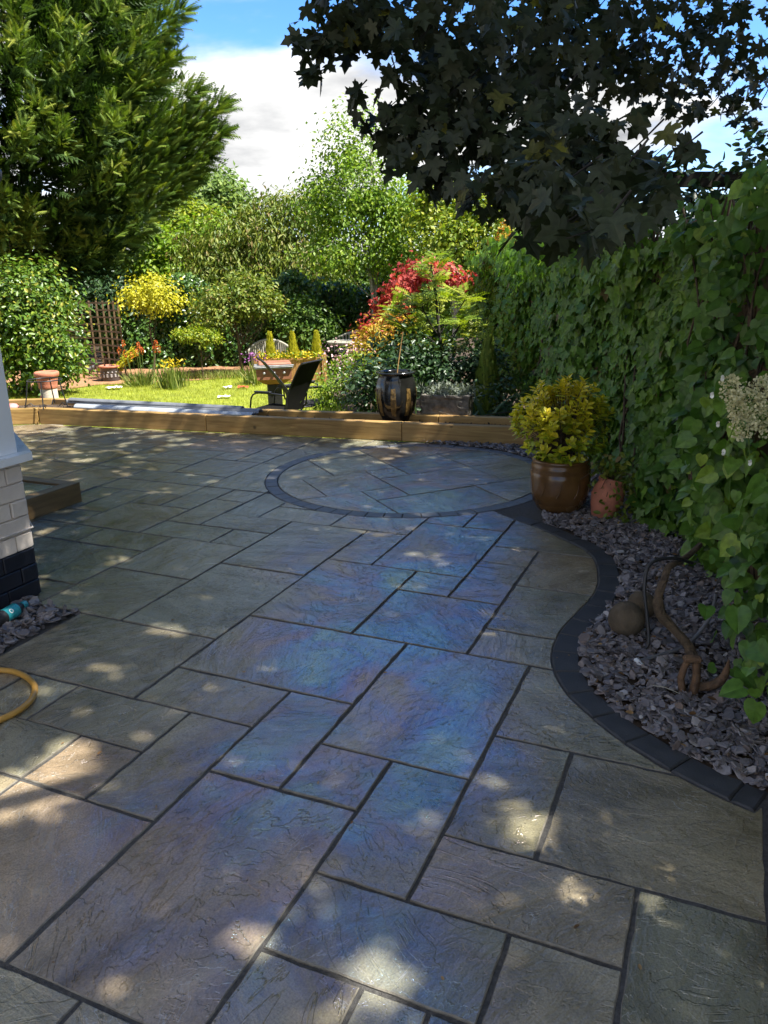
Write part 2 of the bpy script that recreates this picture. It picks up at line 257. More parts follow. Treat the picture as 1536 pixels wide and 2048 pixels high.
leafmat('lime_leaf', [(0, (.12, .20, .016)), (.5, (.22, .29, .02)), (1, (.36, .37, .03))], .5, .42)
leafmat('green_leaf', [(0, (.045, .10, .016)), (.5, (.08, .155, .022)), (1, (.14, .21, .028))], .42, .35)
leafmat('olive_leaf', [(0, (.08, .135, .016)), (.5, (.15, .20, .022)), (.9, (.24, .26, .035)), (1, (.26, .17, .07))], .5, .35)
leafmat('hedge_leaf', [(0, (.03, .08, .016)), (.5, (.055, .125, .02)), (1, (.11, .19, .028))], .34, .25, .55)
leafmat('far_leaf', [(0, (.09, .16, .03)), (.5, (.13, .21, .035)), (1, (.19, .26, .05))], .6, .3)
leafmat('laurel_leaf', [(0, (.05, .11, .015)), (.5, (.10, .18, .02)), (.85, (.17, .24, .025)), (1, (.32, .28, .04))], .36, .3, .5)
leafmat('gold_leaf', [(0, (.30, .29, .015)), (.5, (.47, .44, .02)), (1, (.60, .54, .04))], .5, .35)
leafmat('red_leaf', [(0, (.24, .03, .03)), (.6, (.42, .06, .05)), (1, (.55, .16, .09))], .5, .4, tmul=(1.3, .8, .6))
leafmat('flame_leaf', [(0, (.26, .28, .02)), (.5, (.46, .36, .03)), (.85, (.5, .2, .03)), (1, (.42, .05, .03))], .5, .35, tmul=(1.2, .9, .5))
leafmat('dark_shrub_leaf', [(0, (.02, .05, .018)), (.6, (.035, .075, .026)), (1, (.06, .11, .035))], .4, .25)
leafmat('silver_leaf', [(0, (.16, .19, .15)), (1, (.30, .33, .27))], .7, .2)
leafmat('strap_leaf', [(0, (.045, .085, .045)), (1, (.11, .17, .10))], .4, .25)
leafmat('grass_blade', [(0, (.18, .235, .012)), (.5, (.27, .31, .016)), (1, (.40, .39, .03))], .6, .35)
leafmat('meadow_blade', [(0, (.10, .15, .025)), (.6, (.17, .22, .04)), (1, (.32, .30, .09))], .6, .35)
leafmat('pink_petal', [(0, (.5, .25, .28)), (1, (.72, .5, .5))], .6, .3, tmul=(1, .9, .9))
leafmat('white_petal', [(0, (.62, .62, .5)), (1, (.8, .8, .74))], .6, .3, tmul=(1, 1, .9))
leafmat('cream_floret', [(0, (.48, .46, .24)), (1, (.72, .68, .42))], .6, .25, tmul=(1, 1, .8))
leafmat('poker_petal', [(0, (.55, .10, .012)), (.6, (.62, .16, .02)), (1, (.6, .36, .05))], .5, .3, tmul=(1.2, .8, .5))
leafmat('yellow_petal', [(0, (.6, .42, .015)), (1, (.75, .55, .03))], .5, .3)
leafmat('purple_petal', [(0, (.2, .06, .22)), (1, (.36, .12, .36))], .5, .3, tmul=(1, .8, 1))

# ------------------------------------------------------------------ object helpers
def tag(o, label=None, cat=None, group=None, kind=None):
    for k, v in (('label', label), ('category', cat), ('group', group), ('kind', kind)):
        if v: o[k] = v
    return o
def empty(name, loc, label=None, cat=None, group=None, rz=0):
    o = bpy.data.objects.new(name, None); COL.objects.link(o); o.location = tuple(map(float, loc)); o.rotation_euler = (0, 0, rz); o.empty_display_size = .1
    return tag(o, label, cat, group)
def link(name, me, m, parent=None, loc=None, rot=None, scale=None):
    o = bpy.data.objects.new(name, me); COL.objects.link(o)
    if m is not None and not me.materials: me.materials.append(MATS[m] if isinstance(m, str) else m)
    if parent is not None: o.parent = parent
    if loc is not None: o.location = tuple(map(float, loc))
    if rot is not None: o.rotation_euler = rot
    if scale is not None: o.scale = (scale,)*3 if isinstance(scale, (int, float)) else scale
    return o
class MB:
    def __init__(s): s.v = []; s.f = []; s.sm = []
    def add(s, vs, fs, smooth=False):
        o = len(s.v); s.v += [tuple(map(float, q)) for q in vs]; s.f += [tuple(i+o for i in f) for f in fs]; s.sm += [smooth]*len(fs); return s
    def box(s, c, d, rz=0, rx=0, ry=0, bev=0.0):
        hx, hy, hz = d[0]/2, d[1]/2, d[2]/2; M = Matrix.Rotation(rz, 3, 'Z') @ Matrix.Rotation(ry, 3, 'Y') @ Matrix.Rotation(rx, 3, 'X')
        if bev <= 0:
            vs = [(x, y, z) for x in (-hx, hx) for y in (-hy, hy) for z in (-hz, hz)]
            fs = [(0, 1, 3, 2), (4, 6, 7, 5), (0, 4, 5, 1), (2, 3, 7, 6), (0, 2, 6, 4), (1, 5, 7, 3)]
        else:
            b = min(bev, hx*.9, hy*.9, hz*.9); bm = bmesh.new(); bmesh.ops.create_cube(bm, size=1)
            for v in bm.verts: v.co = (v.co.x*2*hx, v.co.y*2*hy, v.co.z*2*hz)
            bmesh.ops.bevel(bm, geom=list(bm.edges), offset=b, segments=1, affect='EDGES'); bm.verts.index_update()
            vs = [tuple(v.co) for v in bm.verts]; fs = [tuple(v.index for v in f.verts) for f in bm.faces]; bm.free()
        return s.add([tuple(M @ Vector(q) + Vector(c)) for q in vs], fs)
    def tube(s, pts, rad, n=8, caps=True, smooth=True):
        pts = [Vector(p) for p in pts]; k = len(pts)
        if isinstance(rad, (int, float)): rad = [rad]*k
        vs = []; fs = []; prev = None
        for i, p in enumerate(pts):
            d = (pts[min(i+1, k-1)] - pts[max(i-1, 0)]).normalized()
            if prev is None: a = d.orthogonal().normalized()
            else: a = (prev - d*prev.dot(d)).normalized()
            prev = a; b = d.cross(a)
            for j in range(n):
                t = 2*math.pi*j/n; vs.append(p + (a*math.cos(t) + b*math.sin(t))*rad[i])
        for i in range(k-1):
            for j in range(n): fs.append((i*n+j, i*n+(j+1) % n, (i+1)*n+(j+1) % n, (i+1)*n+j))
        s.add(vs, fs, smooth)
        if caps: s.add(vs[:n], [tuple(range(n))[::-1]]); s.add(vs[-n:], [tuple(range(n))])
        return s
    def lathe(s, prof, n=32, c=(0, 0, 0), smooth=True, caps=True):
        vs = []; fs = []; k = len(prof)
        for r, z in prof:
            for j in range(n): t = 2*math.pi*j/n; vs.append((c[0]+r*math.cos(t), c[1]+r*math.sin(t), c[2]+z))
        for i in range(k-1):
            for j in range(n): fs.append((i*n+j, i*n+(j+1) % n, (i+1)*n+(j+1) % n, (i+1)*n+j))
        s.add(vs, fs, smooth)
        if caps: s.add(vs[:n], [tuple(range(n))[::-1]]); s.add(vs[-n:], [tuple(range(n))])
        return s
    def mesh(s, name='m'):
        me = bpy.data.meshes.new(name); me.from_pydata(s.v, [], s.f); me.polygons.foreach_set('use_smooth', s.sm); me.update(); return me
    def build(s, name, m, parent=None, loc=None, rot=None): return link(name, s.mesh(name), m, parent, loc, rot)
def smooth_pts(pts, n=6):
    P = [np.array(p, float) for p in pts]; P = [2*P[0]-P[1]] + P + [2*P[-1]-P[-2]]; out = []
    for i in range(1, len(P)-2):
        for k in range(n):
            t = k/n; a, b, c, d = P[i-1:i+3]
            out.append(.5*((2*b)+(-a+c)*t+(2*a-5*b+4*c-d)*t*t+(-a+3*b-3*c+d)*t**3))
    out.append(P[-2]); return out

# ------------------------------------------------------------------ leaf templates: (verts, tris); y runs base to tip, z is the upper face
def fan(outline, centre, curl=.0):
    v = [np.array(centre, float)] + [np.array([x, y, z]) for x, y, z in outline]; n = len(outline)
    f = [(0, i+1, (i+1) % n+1) for i in range(n)]
    return np.array(v), np.array(f)
def mirror(half):      # half: points (x>=0,y) from base to tip
    right = [(x, y) for x, y in half]; left = [(-x, y) for x, y in half[::-1] if x > 1e-6]
    return right + left
def bend(pts, fold=.12, droop=.14): return [(x, y, fold*abs(x)*1.0 - droop*y*y) for x, y in pts]
T_SIMPLE = (np.array([(0, 0, 0), (.3, .42, .06), (0, 1, -.1), (-.3, .42, .06)]), np.array([(0, 1, 2), (0, 2, 3)]))
T_NARROW = (np.array([(0, 0, 0), (.16, .45, .05), (0, 1, -.14), (-.16, .45, .05)]), np.array([(0, 1, 2), (0, 2, 3)]))
T_OVAL = fan(bend(mirror([(0, 0), (.2, .2), (.27, .5), (.18, .82), (0, 1)]), .25, .12), (0, .5, -.05))
T_HEART = fan(bend(mirror([(0, .06), (.16, -.05), (.36, .02), (.46, .22), (.42, .48), (.27, .74), (.11, .9), (0, 1.03)]), .16, .2), (0, .42, -.06))
T_ROUND = fan(bend(mirror([(0, .04), (.2, -.03), (.42, .12), (.5, .38), (.43, .66), (.25, .88), (0, .97)]), .2, .16), (0, .42, -.07))
T_IVY = fan(bend(mirror([(0, .1), (.14, -.02), (.4, .02), (.36, .22), (.52, .5), (.24, .52), (.17, .74), (0, 1)]), .18, .12), (0, .38, -.05))
_mh = [(0, .1), (.14, .0), (.30, -.04), (.42, -.01), (.36, .09), (.30, .16), (.46, .2), (.55, .31), (.74, .36), (.58, .43), (.56, .55), (.46, .51), (.32, .47), (.22, .5), (.25, .64), (.34, .73), (.19, .76), (.13, .86), (0, 1.05)]
T_MAPLE = fan(bend(mirror(_mh), .1, .22), (0, .32, -.05))
T_MAPLE_LO = fan(bend(mirror([(0, .1), (.36, -.03), (.3, .16), (.74, .36), (.5, .5), (.22, .5), (.3, .73), (0, 1.05)]), .1, .22), (0, .32, -.05))
def _spray():
    v = []; f = []
    def blade(a, b, w):
        a = np.array(a); b = np.array(b); d = b-a; n = np.array([d[1], -d[0], 0]); n = n/np.linalg.norm(n)*w; o = len(v); v.extend([a-n, a+n, b]); f.append((o, o+1, o+2))
    blade((0, 0, 0), (0, 1, -.12), .035)
    for i in range(7):
        y = .05+.125*i; L = .34*(1-.09*i)
        for sx in (-1, 1): blade((0, y, -.12*y*y), (sx*L*.6, y+L*.75, -.12*y*y-.10), .042)
    return np.array(v), np.array(f)
T_SPRAY = _spray()
def _pinnate(k=8, w=.05):
    v = []; f = []
    def q(a, b, w):
        a = np.array(a); b = np.array(b); d = b-a; n = np.array([d[1], -d[0], 0]); n = n/np.linalg.norm(n)*w; m_ = (a+b)/2; o = len(v); v.extend([a, m_+n, b, m_-n]); f.extend([(o, o+1, o+2), (o, o+2, o+3)])
    q((0, 0, 0), (0, 1, -.25), .012)
    for i in range(k):
        y = .14+.82*i/k; z = -.25*y*y; L = .27*(1-.35*abs(i/k-.4))
        for sx in (-1, 1): q((0, y, z), (sx*L, y+.1, z-.03), w)
    q((0, .95, -.22), (0, 1.16, -.33), w)
    return np.array(v), np.array(f)
T_PINNATE = _pinnate()
def _blade(): return np.array([(-.035, 0, 0), (.035, 0, 0), (.025, .55, .04), (-.025, .55, .04), (0, 1, -.06)]), np.array([(0, 1, 2), (0, 2, 3), (3, 2, 4)])
T_BLADE = _blade()
def _strap():
    v = []; f = []
    for i in range(7):
        y = i/6; w = .045*(1-y**3)+.002; z = -.55*y**2.6; v += [(-w, y*(1-.25*y*y), z+.012), (0, y*(1-.25*y*y), z), (w, y*(1-.25*y*y), z+.012)]
    for i in range(6):
        for j in range(2): a = i*3+j; f += [(a, a+1, a+4), (a, a+4, a+3)]
    return np.array(v), np.array(f)
T_STRAP = _strap()
def nrm(a): return a/np.maximum(np.linalg.norm(a, axis=-1, keepdims=True), 1e-9)
def leafmesh(name, tmpl, P, D, Nn, S, rnd=None):
    """one mesh of many leaves: P base points, D base-to-tip axis, Nn rough upper normal, S size"""
    V, F = tmpl; n = len(P); k = len(V); D = nrm(D); X = nrm(np.cross(D, Nn)); Z = np.cross(X, D); S = np.asarray(S).reshape(-1, 1, 1)*np.ones((n, 1, 1))
    co = P[:, None, :] + S*(V[None, :, 0:1]*X[:, None, :] + V[None, :, 1:2]*D[:, None, :] + V[None, :, 2:3]*Z[:, None, :])
    fi = (F[None] + (np.arange(n)*k)[:, None, None]).reshape(-1, 3)
    me = bpy.data.meshes.new(name); me.vertices.add(n*k); me.vertices.foreach_set('co', co.astype(np.float32).ravel())
    nf = len(fi); me.loops.add(nf*3); me.loops.foreach_set('vertex_index', fi.astype(np.int32).ravel()); me.polygons.add(nf)
    me.polygons.foreach_set('loop_start', np.arange(0, nf*3, 3, dtype=np.int32)); me.polygons.foreach_set('loop_total', np.full(nf, 3, dtype=np.int32))
    me.update(calc_edges=True); at_ = me.attributes.new('rnd', 'FLOAT', 'POINT')
    if rnd is None: rnd = rng.random(n)
    at_.data.foreach_set('value', np.repeat(np.clip(rnd, 0, 1), k).astype(np.float32)); return me
def leaves(name, tmpl, P, D, Nn, S, m, parent=None, rnd=None, kind='stuff', origin=None):
    if origin is not None: P = P - np.asarray(origin)
    o = link(name, leafmesh(name, tmpl, P, D, Nn, S, rnd), m, parent)
    if kind: o['kind'] = kind
    return o
def rvec(n): return nrm(rng.normal(size=(n, 3)))
def orient(P, C, n, up=.5, out=.6, rand=.7, droop=.3):
    """leaf normals face outward/up, axes lie across them and droop"""
    o = nrm(P-C); Nn = nrm(o*out + np.array([0, 0, up]) + rvec(n)*rand)
    D = nrm(np.cross(Nn, rvec(n)) + o*.5 + np.array([0, 0, -droop])); return D, Nn
def clumps(ells, m, per, rc, shell=.55, squash=.8):
    """leaf points gathered in clumps spread through the ellipsoids"""
    vol = np.array([e[3]*e[4]*e[5] for e in ells])**.8; idx = rng.choice(len(ells), m, p=vol/vol.sum()); E = np.array(ells)[idx]
    r = shell + (1-shell)*rng.random(m)**.6; r = np.where(rng.random(m) < .22, rng.random(m)*shell, r)
    C = E[:, :3] + rvec(m)*r[:, None]*E[:, 3:6]
    P = np.repeat(C, per, 0) + rng.normal(size=(m*per, 3))*np.array([1, 1, squash])*np.repeat(rc*(.6+.8*rng.random(m)), per)[:, None]
    EC = np.repeat(E[:, :3], per, 0); return C, P, EC
def limb_tree(mb, base, top, r0, targets, r1=.2, n=7, wob=.12):
    base = np.array(base, float); top = np.array(top, float); L = np.linalg.norm(top-base)
    pts = [base + (top-base)*t + (rng.normal(size=3)*wob*L*.12*(t*(1-t)*4) if 0 < t < 1 else 0) for t in np.linspace(0, 1, 8)]
    mb.tube(pts, [r0*(1.25 if i == 0 else 1)*(1-t*.75) for i, t in enumerate(np.linspace(0, 1, 8))], n)
    for tg in targets:
        k = random.uniform(.3, .95); i = min(6, int(k*7)); s = pts[i] + (pts[i+1]-pts[i])*(k*7-i); tg = np.array(tg)
        q = [s + (tg-s)*t + np.array([0, 0, -.10*np.linalg.norm(tg-s)*math.sin(math.pi*t)]) + rng.normal(size=3)*.03*np.linalg.norm(tg-s)*(0 < t < 1) for t in np.linspace(0, 1, 6)]
        mb.tube(q, [r0*r1*(1-t*.85) for t in np.linspace(0, 1, 6)], 5, caps=False)
def tree(name, label, base, ells, m, per, rc, size, leaf, tmpl=T_SIMPLE, trunk=('bark', .08, None), nl=10, group=None, cat='tree', shell=.55, droop=.3, up=.5, rand=.7, crown='crown', squash=.8, rndbias=None):
    base = np.array(base, float); o = empty(name, base, label, cat, group)
    ells = [np.array(e, float) for e in ells]; C, P, EC = clumps(ells, m, per, rc, shell, squash)
    ok = P[:, 2] > base[2]+.03; P = P[ok]; EC = EC[ok]; n = len(P); D, Nn = orient(P, EC, n, up=up, rand=rand, droop=droop)
    S = size*(.65+.6*rng.random(n)); rnd = rng.random(n) if rndbias is None else np.clip(rndbias(P)+rng.normal(size=n)*.22, 0, 1)
    leaves(crown, tmpl, P, D, Nn, S, leaf, o, rnd, origin=base)
    if trunk:
        tm, tr, ttop = trunk; mb = MB(); top = np.array(ttop) if ttop is not None else np.array([base[0], base[1], np.mean([e[2]+.3*e[5] for e in ells])])
        tg = C[rng.choice(len(C), min(nl, len(C)), replace=False)] - base if nl else []
        limb_tree(mb, (0, 0, -.05), top-base, tr, tg); mb.build('trunk', tm, o)
    return o

# ================================================================== THE SETTING
# ground sheet to the horizon (a step lower than the terrace)
LZ = -.40
g = MB().add([(-400, -400, LZ-.02), (400, -400, LZ-.02), (400, 400, LZ-.02), (-400, 400, LZ-.02)], [(0, 1, 2, 3)]).build('ground', 'soil'); tag(g, 'dark bare soil spreading under the whole garden', 'ground', kind='structure')

# key lines of the terrace
FA = np.array([-4.32, 9.75]); FDIR = np.array([5.92, -1.96]); FDIR = FDIR/np.linalg.norm(FDIR); FN = np.array([-FDIR[1], FDIR[0]])   # front sleeper line, FN points to the lawn
def fpt(s, d=0): return FA + FDIR*s + FN*d
CC = np.array([.24, 6.80]); R_IN = 1.185; R_OUT = 1.29
kin = [(1022, 1038), (1075, 1055), (1130, 1080), (1172, 1102), (1192, 1125), (1197, 1165), (1183, 1195), (1155, 1225), (1122, 1262), (1106, 1300), (1107, 1335), (1130, 1380), (1175, 1425), (1240, 1478), (1330, 1535), (1430, 1587), (1510, 1622)]
kin = [gnd(*q)[:2] for q in kin]; KIN = np.array([p[:2] for p in smooth_pts([(*p, 0) for p in kin], 5)])
tng = np.gradient(KIN, axis=0); tng = nrm(tng); KNR = np.stack([-tng[:, 1], tng[:, 0]], 1)
if KNR[len(KNR)//2][0] < 0: KNR = -KNR
KSE = np.concatenate([[0], np.cumsum(np.linalg.norm(np.diff(KIN, axis=0), axis=1))])
KW = np.interp(np.linspace(0, 1, len(KIN)), [0, .15, .5, .8, 1], [.10, .115, .125, .12, .13])
KOUT = KIN + KNR*KW[:, None]
REDGE = 1.13        # grid w of the patio's right limit
def kfun(d): return KIN + KNR*d
# paved region (polygon, anticlockwise not needed): sleepers -> circle -> kerb -> right edge -> behind camera -> left
a0 = math.atan2(*(fpt(4.62)-CC)[::-1]); a1 = math.atan2(*(KIN[0]-CC)[::-1])
ring = [CC + (R_OUT+.006)*np.array([math.cos(a), math.sin(a)]) for a in np.linspace(math.radians(88), math.radians(88)+2*math.pi-(math.radians(88)-a1), 70)]
REGION = [fpt(-1.6), fpt(-.0, -.006), fpt(4.45, -.006)] + ring + list(kfun(-.006)[2:]) + [grid(4.75, REDGE), grid(-9, REDGE), grid(-9, -34), grid(17, -34)]
REGION[0] = np.array([-6.2, 9.5])
def clip(poly, a, b, c):      # keep a*x+b*y<=c
    out = []
    for i in range(len(poly)):
        p, q = poly[i], poly[(i+1) % len(poly)]; dp = a*p[0]+b*p[1]-c; dq = a*q[0]+b*q[1]-c
        if dp <= 0: out.append(p)
        if (dp < 0) != (dq < 0) and abs(dp-dq) > 1e-12: out.append(p + (q-p)*(dp/(dp-dq)))
    return out
def clip_rect(poly, u0, u1, w0, w1, g, uax=UDIR, wax=WDIR, ou=None, ow=None):
    for ax, lo, hi in ((uax, u0, u1), (wax, w0, w1)):
        poly = clip(poly, ax[0], ax[1], hi-g);
        if len(poly) < 3: return []
        poly = clip(poly, -ax[0], -ax[1], -(lo+g))
        if len(poly) < 3: return []
    out = []
    for p in poly:
        if not out or np.linalg.norm(p-out[-1]) > .004: out.append(p)
    if len(out) > 2 and np.linalg.norm(out[0]-out[-1]) < .004: out.pop()
    return out
def area(p): x = np.array([q[0] for q in p]); y = np.array([q[1] for q in p]); return .5*(np.dot(x, np.roll(y, -1))-np.dot(y, np.roll(x, -1)))
def slab(name, poly, parent, m, th=.03, z=0, jit=.0016, step=.05, bev=.0035, lift=.0015):
    if len(poly) < 3 or abs(area(poly)) < .0008: return None
    if area(poly) < 0: poly = poly[::-1]
    pts = []
    for i in range(len(poly)):
        p, q = poly[i], poly[(i+1) % len(poly)]; L = np.linalg.norm(q-p); k = max(1, int(L/step)); nr = np.array([q[1]-p[1], p[0]-q[0]])/max(L, 1e-9)
        for j in range(k):
            pts.append(p + (q-p)*(j/k) + nr*rng.normal()*jit*(1 if j else .3))
    c = np.mean(pts, 0); n = len(pts); zz = z + rng.normal()*lift; tilt = rng.normal(size=2)*.0012
    ins = []
    for i in range(n):
        a, b_, d = pts[i-1], pts[i], pts[(i+1) % n]; e = nrm(np.array([d-a]))[0]; ins.append(b_ + np.array([-e[1], e[0]])*bev*(.7+.6*random.random()))
    vs = [(*(p-c), -th) for p in pts] + [(*(p-c), -bev) for p in pts] + [(*(p-c), float((p-c)@tilt)) for p in ins]
    fs = [(r*n+i, r*n+(i+1) % n, (r+1)*n+(i+1) % n, (r+1)*n+i) for r in (0, 1) for i in range(n)] + [tuple(2*n+i for i in range(n))]
    me = bpy.data.meshes.new(name); me.from_pydata(vs, [], fs); me.update(); me.materials.append(MATS[m])
    if m == 'riven_sandstone': me.materials.append(MATS['stone_edge']); me.polygons.foreach_set('material_index', [1]*(2*n)+[0])
    return link(name, me, m, parent, (*c, zz))

# terrace: bed of joint compound on its raised sub-base
base_poly = [np.array(p) for p in [(-8.5, -4), (2.3, -4), (2.3, 7.55), tuple(fpt(0, -.0)), (-6.4, 9.5), (-8.5, 9.4)]]
mb = MB(); n = len(base_poly); mb.add([(*p, -.0055) for p in base_poly] + [(*p, LZ-.1) for p in base_poly], [tuple(range(n))] + [(i, i+n, (i+1) % n+n, (i+1) % n) for i in range(n)])
patio = mb.build('patio', 'mortar'); tag(patio, 'sandstone paved terrace with dark pointed joints and a paved circle', 'patio', kind='structure')

LAY = '''0 3 -5 -3|3 5 -5 -4|3 4 -4 -3|4 7 -4 -2|2 4 -3 -2|1 2 -3 -1|-1 1 -3 -2|-1 1 -2 -1.4|-1 1 -1.4 -1|3 5 -2 -1|2 3 -2 0|3 5 -1 2|0 3 0 2|0 2 -1 0|2 3 -7 -6|2 4 -6 -5|3 4 -8 -6
4 5 -7 -5|4 6 -10 -7|0 2 -7 -5|3 4 -9 -8|3 4 -10.4 -9|2 3 -9 -7|-2 0 -6.2 -4.1|-2 0 -4.1 -3|5 7 -7 -4|6 8 -11 -9|6 9 -9 -7|8 10 -11 -9|7 10 -7 -5|9 10 -5 -4|7 9 -5 -3|9 11 -4 -3|11 12 -4 -3|9 12 -9 -7
10 12 -7 -6|10 13 -6 -4|12 14 -8 -6|13 15 -6 -5|13 15 -5 -4|12 15 -4 0|10 12 -3 0|8 10 -3 0|7 8 -3 0|5 7 -2 2|7 9 -12 -11|6 7 -12 -11|7 9 -14 -12|9 10 -13 -11|9 10 -14 -13|10 12 -14 -12|10 11 -12 -10|10 11 -10 -9|11 13 -12 -11
12 14 -13 -12|12 13 -14 -13|11 13 -15 -14|13 14 -16 -13|14 15.1 -16 -13|15.1 17 -15 -13|17 18 -15 -14|14 17 -13 -11|13 14 -12 -11|12 14 -11 -10|11 12 -11 -9|12 13 -10 -8|13 15 -10 -8|17 19 -14 -13|19 21 -14 -13|17 21 -13 -11
10 11 -17 -14|11 12 -17 -15|12 13 -18 -16|13 15 -18 -16|13 15 -21 -18|15 17 -21 -18|15 16 -18 -15|16 18 -18 -17|16 17 -17 -15|17 18 -17 -15|18 20 -17 -14|18 20 -20 -17|17 18 -22 -18|17 18 -23 -22|20 22 -17 -13|20 22 -21 -17'''
cells = set(); slabs = []
for row in LAY.replace('\n', '|').split('|'): slabs.append(tuple(map(float, row.split())))
occ = set()
for u0, u1, w0, w1 in slabs:
    for u in range(math.floor(u0*2), math.ceil(u1*2)):
        for w in range(math.floor(w0*2), math.ceil(w1*2)): occ.add((u, w))
def free(u0, u1, w0, w1): return all((u, w) not in occ for u in range(u0*2, u1*2) for w in range(w0*2, w1*2))
for u in range(-8, 24):
    for w in range(-32, 2):
        if (u*2, w*2) in occ: continue
        for du, dw in random.sample([(3, 2), (2, 3), (2, 2), (2, 1), (1, 2)], 5) + [(1, 1)]:
            if free(u, u+du, w, w+dw):
                slabs.append((u, u+du, w, w+dw))
                for a in range(u*2, (u+du)*2):
                    for b_ in range(w*2, (w+dw)*2): occ.add((a, b_))
                break
HOUSE_W = -11.25; HOUSE_U = 6.36
def hidden_cell(u0, u1, w0, w1):
    return w1 <= -12 and u1 <= 6 or (u0 >= 8 and u1 <= 11.7 and w1 <= -16)
SLATE_L = (4.2, 6.02, -11.25, -9.93)      # little slate bed against the house (grid)
for u0, u1, w0, w1 in slabs:
    if hidden_cell(u0, u1, w0, w1): continue
    if u0 >= 4 and u1 <= 6 and w0 >= -11.2 and w1 <= -10: continue
    if (u0, u1, w0, w1) == (4.0, 6.0, -10.0, -7.0): w0 = -9.92
    P_ = clip_rect(list(REGION), GU0+GM*u0, GU0+GM*u1, GW0+GM*w0, GW0+GM*w1, .0066)
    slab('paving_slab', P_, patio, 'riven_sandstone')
# circle: its own grid turned 45 degrees
CA = math.atan2(.75, -.66); ea = UDIR*math.cos(CA) + WDIR*math.sin(CA); ea = nrm(np.array([UDIR*-.66+WDIR*.75]))[0]; eb = nrm(np.array([UDIR*.75+WDIR*.66]))[0]
disc = [CC + (R_IN-.006)*np.array([math.cos(a), math.sin(a)]) for a in np.linspace(0, 2*math.pi, 90, endpoint=False)]
ca, cb_ = CC@ea, CC@eb
for a_0, a_1, b_0, b_1 in [(-5, -3, -2, 0), (-3, -1, -2, 0), (-5, -1, -5, -2), (-1, 1, -5, -3), (-1, 1, -3, -1), (-1, 0, -1, 0), (0, 2, -1, 2), (1, 2, -2, -1), (1, 5, -5, -2), (2, 5, -2, 1), (2, 5, 1, 5), (-2, 0, 0, 2), (-5, -2, 0, 5), (-2, -1, 2, 5), (-1, 2, 2, 5)]:
    P_ = clip_rect(disc, ca+GM*a_0, ca+GM*a_1, cb_+GM*b_0, cb_+GM*b_1, .005, ea, eb)
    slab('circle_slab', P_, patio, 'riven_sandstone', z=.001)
ns = 56
for i in range(ns):
    a_, b_ = 2*math.pi*i/ns+.03, 2*math.pi*(i+1)/ns+.03; g_ = .0028
    P_ = [CC + r*np.array([math.cos(x), math.sin(x)]) for r, x in [(R_IN+.002, a_+g_), (R_IN+.002, (a_+b_)/2), (R_IN+.002, b_-g_), (R_OUT-.002, b_-g_), (R_OUT-.002, (a_+b_)/2), (R_OUT-.002, a_+g_)]]
    slab('ring_sett', P_, patio, 'ring_stone', z=.002, jit=.0012, step=.2, bev=.004)
# black kerb along the curves
s = 0.; Ltot = KSE[-1]
while s < Ltot-.06:
    L = random.uniform(.19, .235); s2 = min(s+L, Ltot); q = np.linspace(s+.0025, s2-.0025, 5)
    xi = np.interp(q, KSE, KIN[:, 0]); yi = np.interp(q, KSE, KIN[:, 1]); xo = np.interp(q, KSE, KOUT[:, 0]); yo = np.interp(q, KSE, KOUT[:, 1])
    P_ = [np.array(p) for p in zip(xi, yi)] + [np.array(p) for p in zip(xo[::-1], yo[::-1])]
    slab('kerb_sett', P_, patio, 'black_sett', z=.006, jit=.001, step=.3, bev=.006, th=.06); s = s2

# lawn beyond the raised bed
lawn_edge = [(-9.5, 9.9), (-4.4, 10.6), (2.2, 8.3), (2.1, 10.2), (.3, 10.9), (-.55, 12.2), (-.9, 14.2), (-1.2, 16.6)] + [tuple(gnd(x, y, LZ)[:2]) for x, y in ((600, 756), (500, 752), (400, 761), (300, 766), (240, 769), (190, 771), (160, 776), (110, 783), (30, 784), (-120, 786))]
lawn = MB().add([(*p, LZ) for p in lawn_edge], [tuple(range(len(lawn_edge)))]).build('lawn', 'meadow_base' if 'meadow_base' in MATS else plain('lawn_base', (.20, .23, .018), .9, noise=.35, nscale=3, bump=.6, bscale=60)); tag(lawn, 'sunlit yellow green lawn beyond the raised bed', 'lawn', kind='structure')
def inpoly(P, poly):
    x, y = P[:, 0], P[:, 1]; c = np.zeros(len(P), bool); n = len(poly)
    for i in range(n):
        (x1, y1), (x2, y2) = poly[i], poly[i-1]
        with np.errstate(divide='ignore', invalid='ignore'): c ^= ((y1 > y) != (y2 > y)) & (x < (x2-x1)*(y-y1)/(y2-y1)+x1)
    return c
def field(poly, n):
    a = np.array(poly); P = rng.random((n, 2))*(a.max(0)-a.min(0))+a.min(0); return P[inpoly(P, poly)]
P2 = field(lawn_edge, 90000); n = len(P2); P3 = np.c_[P2, np.full(n, LZ)]
o = leaves('grass', T_BLADE, P3, np.array([0, 0, 1.])+rng.normal(size=(n, 3))*.45*np.array([1, 1, .2]), rvec(n)*np.array([1, 1, .2]), .045+.04*rng.random(n), 'grass_blade'); tag(o, 'short mown yellow green grass blades on the lawn', 'grass')
mulch = lawn_edge[8:] + [(-10.5, 20.5), (-1.6, 20.5)]
o = MB().add([(*p, LZ+.012) for p in mulch], [tuple(range(len(mulch)))]).build('flower_bed', 'bark_mulch'); tag(o, 'reddish bark mulch flower bed curving behind the lawn', 'flower bed', kind='structure')

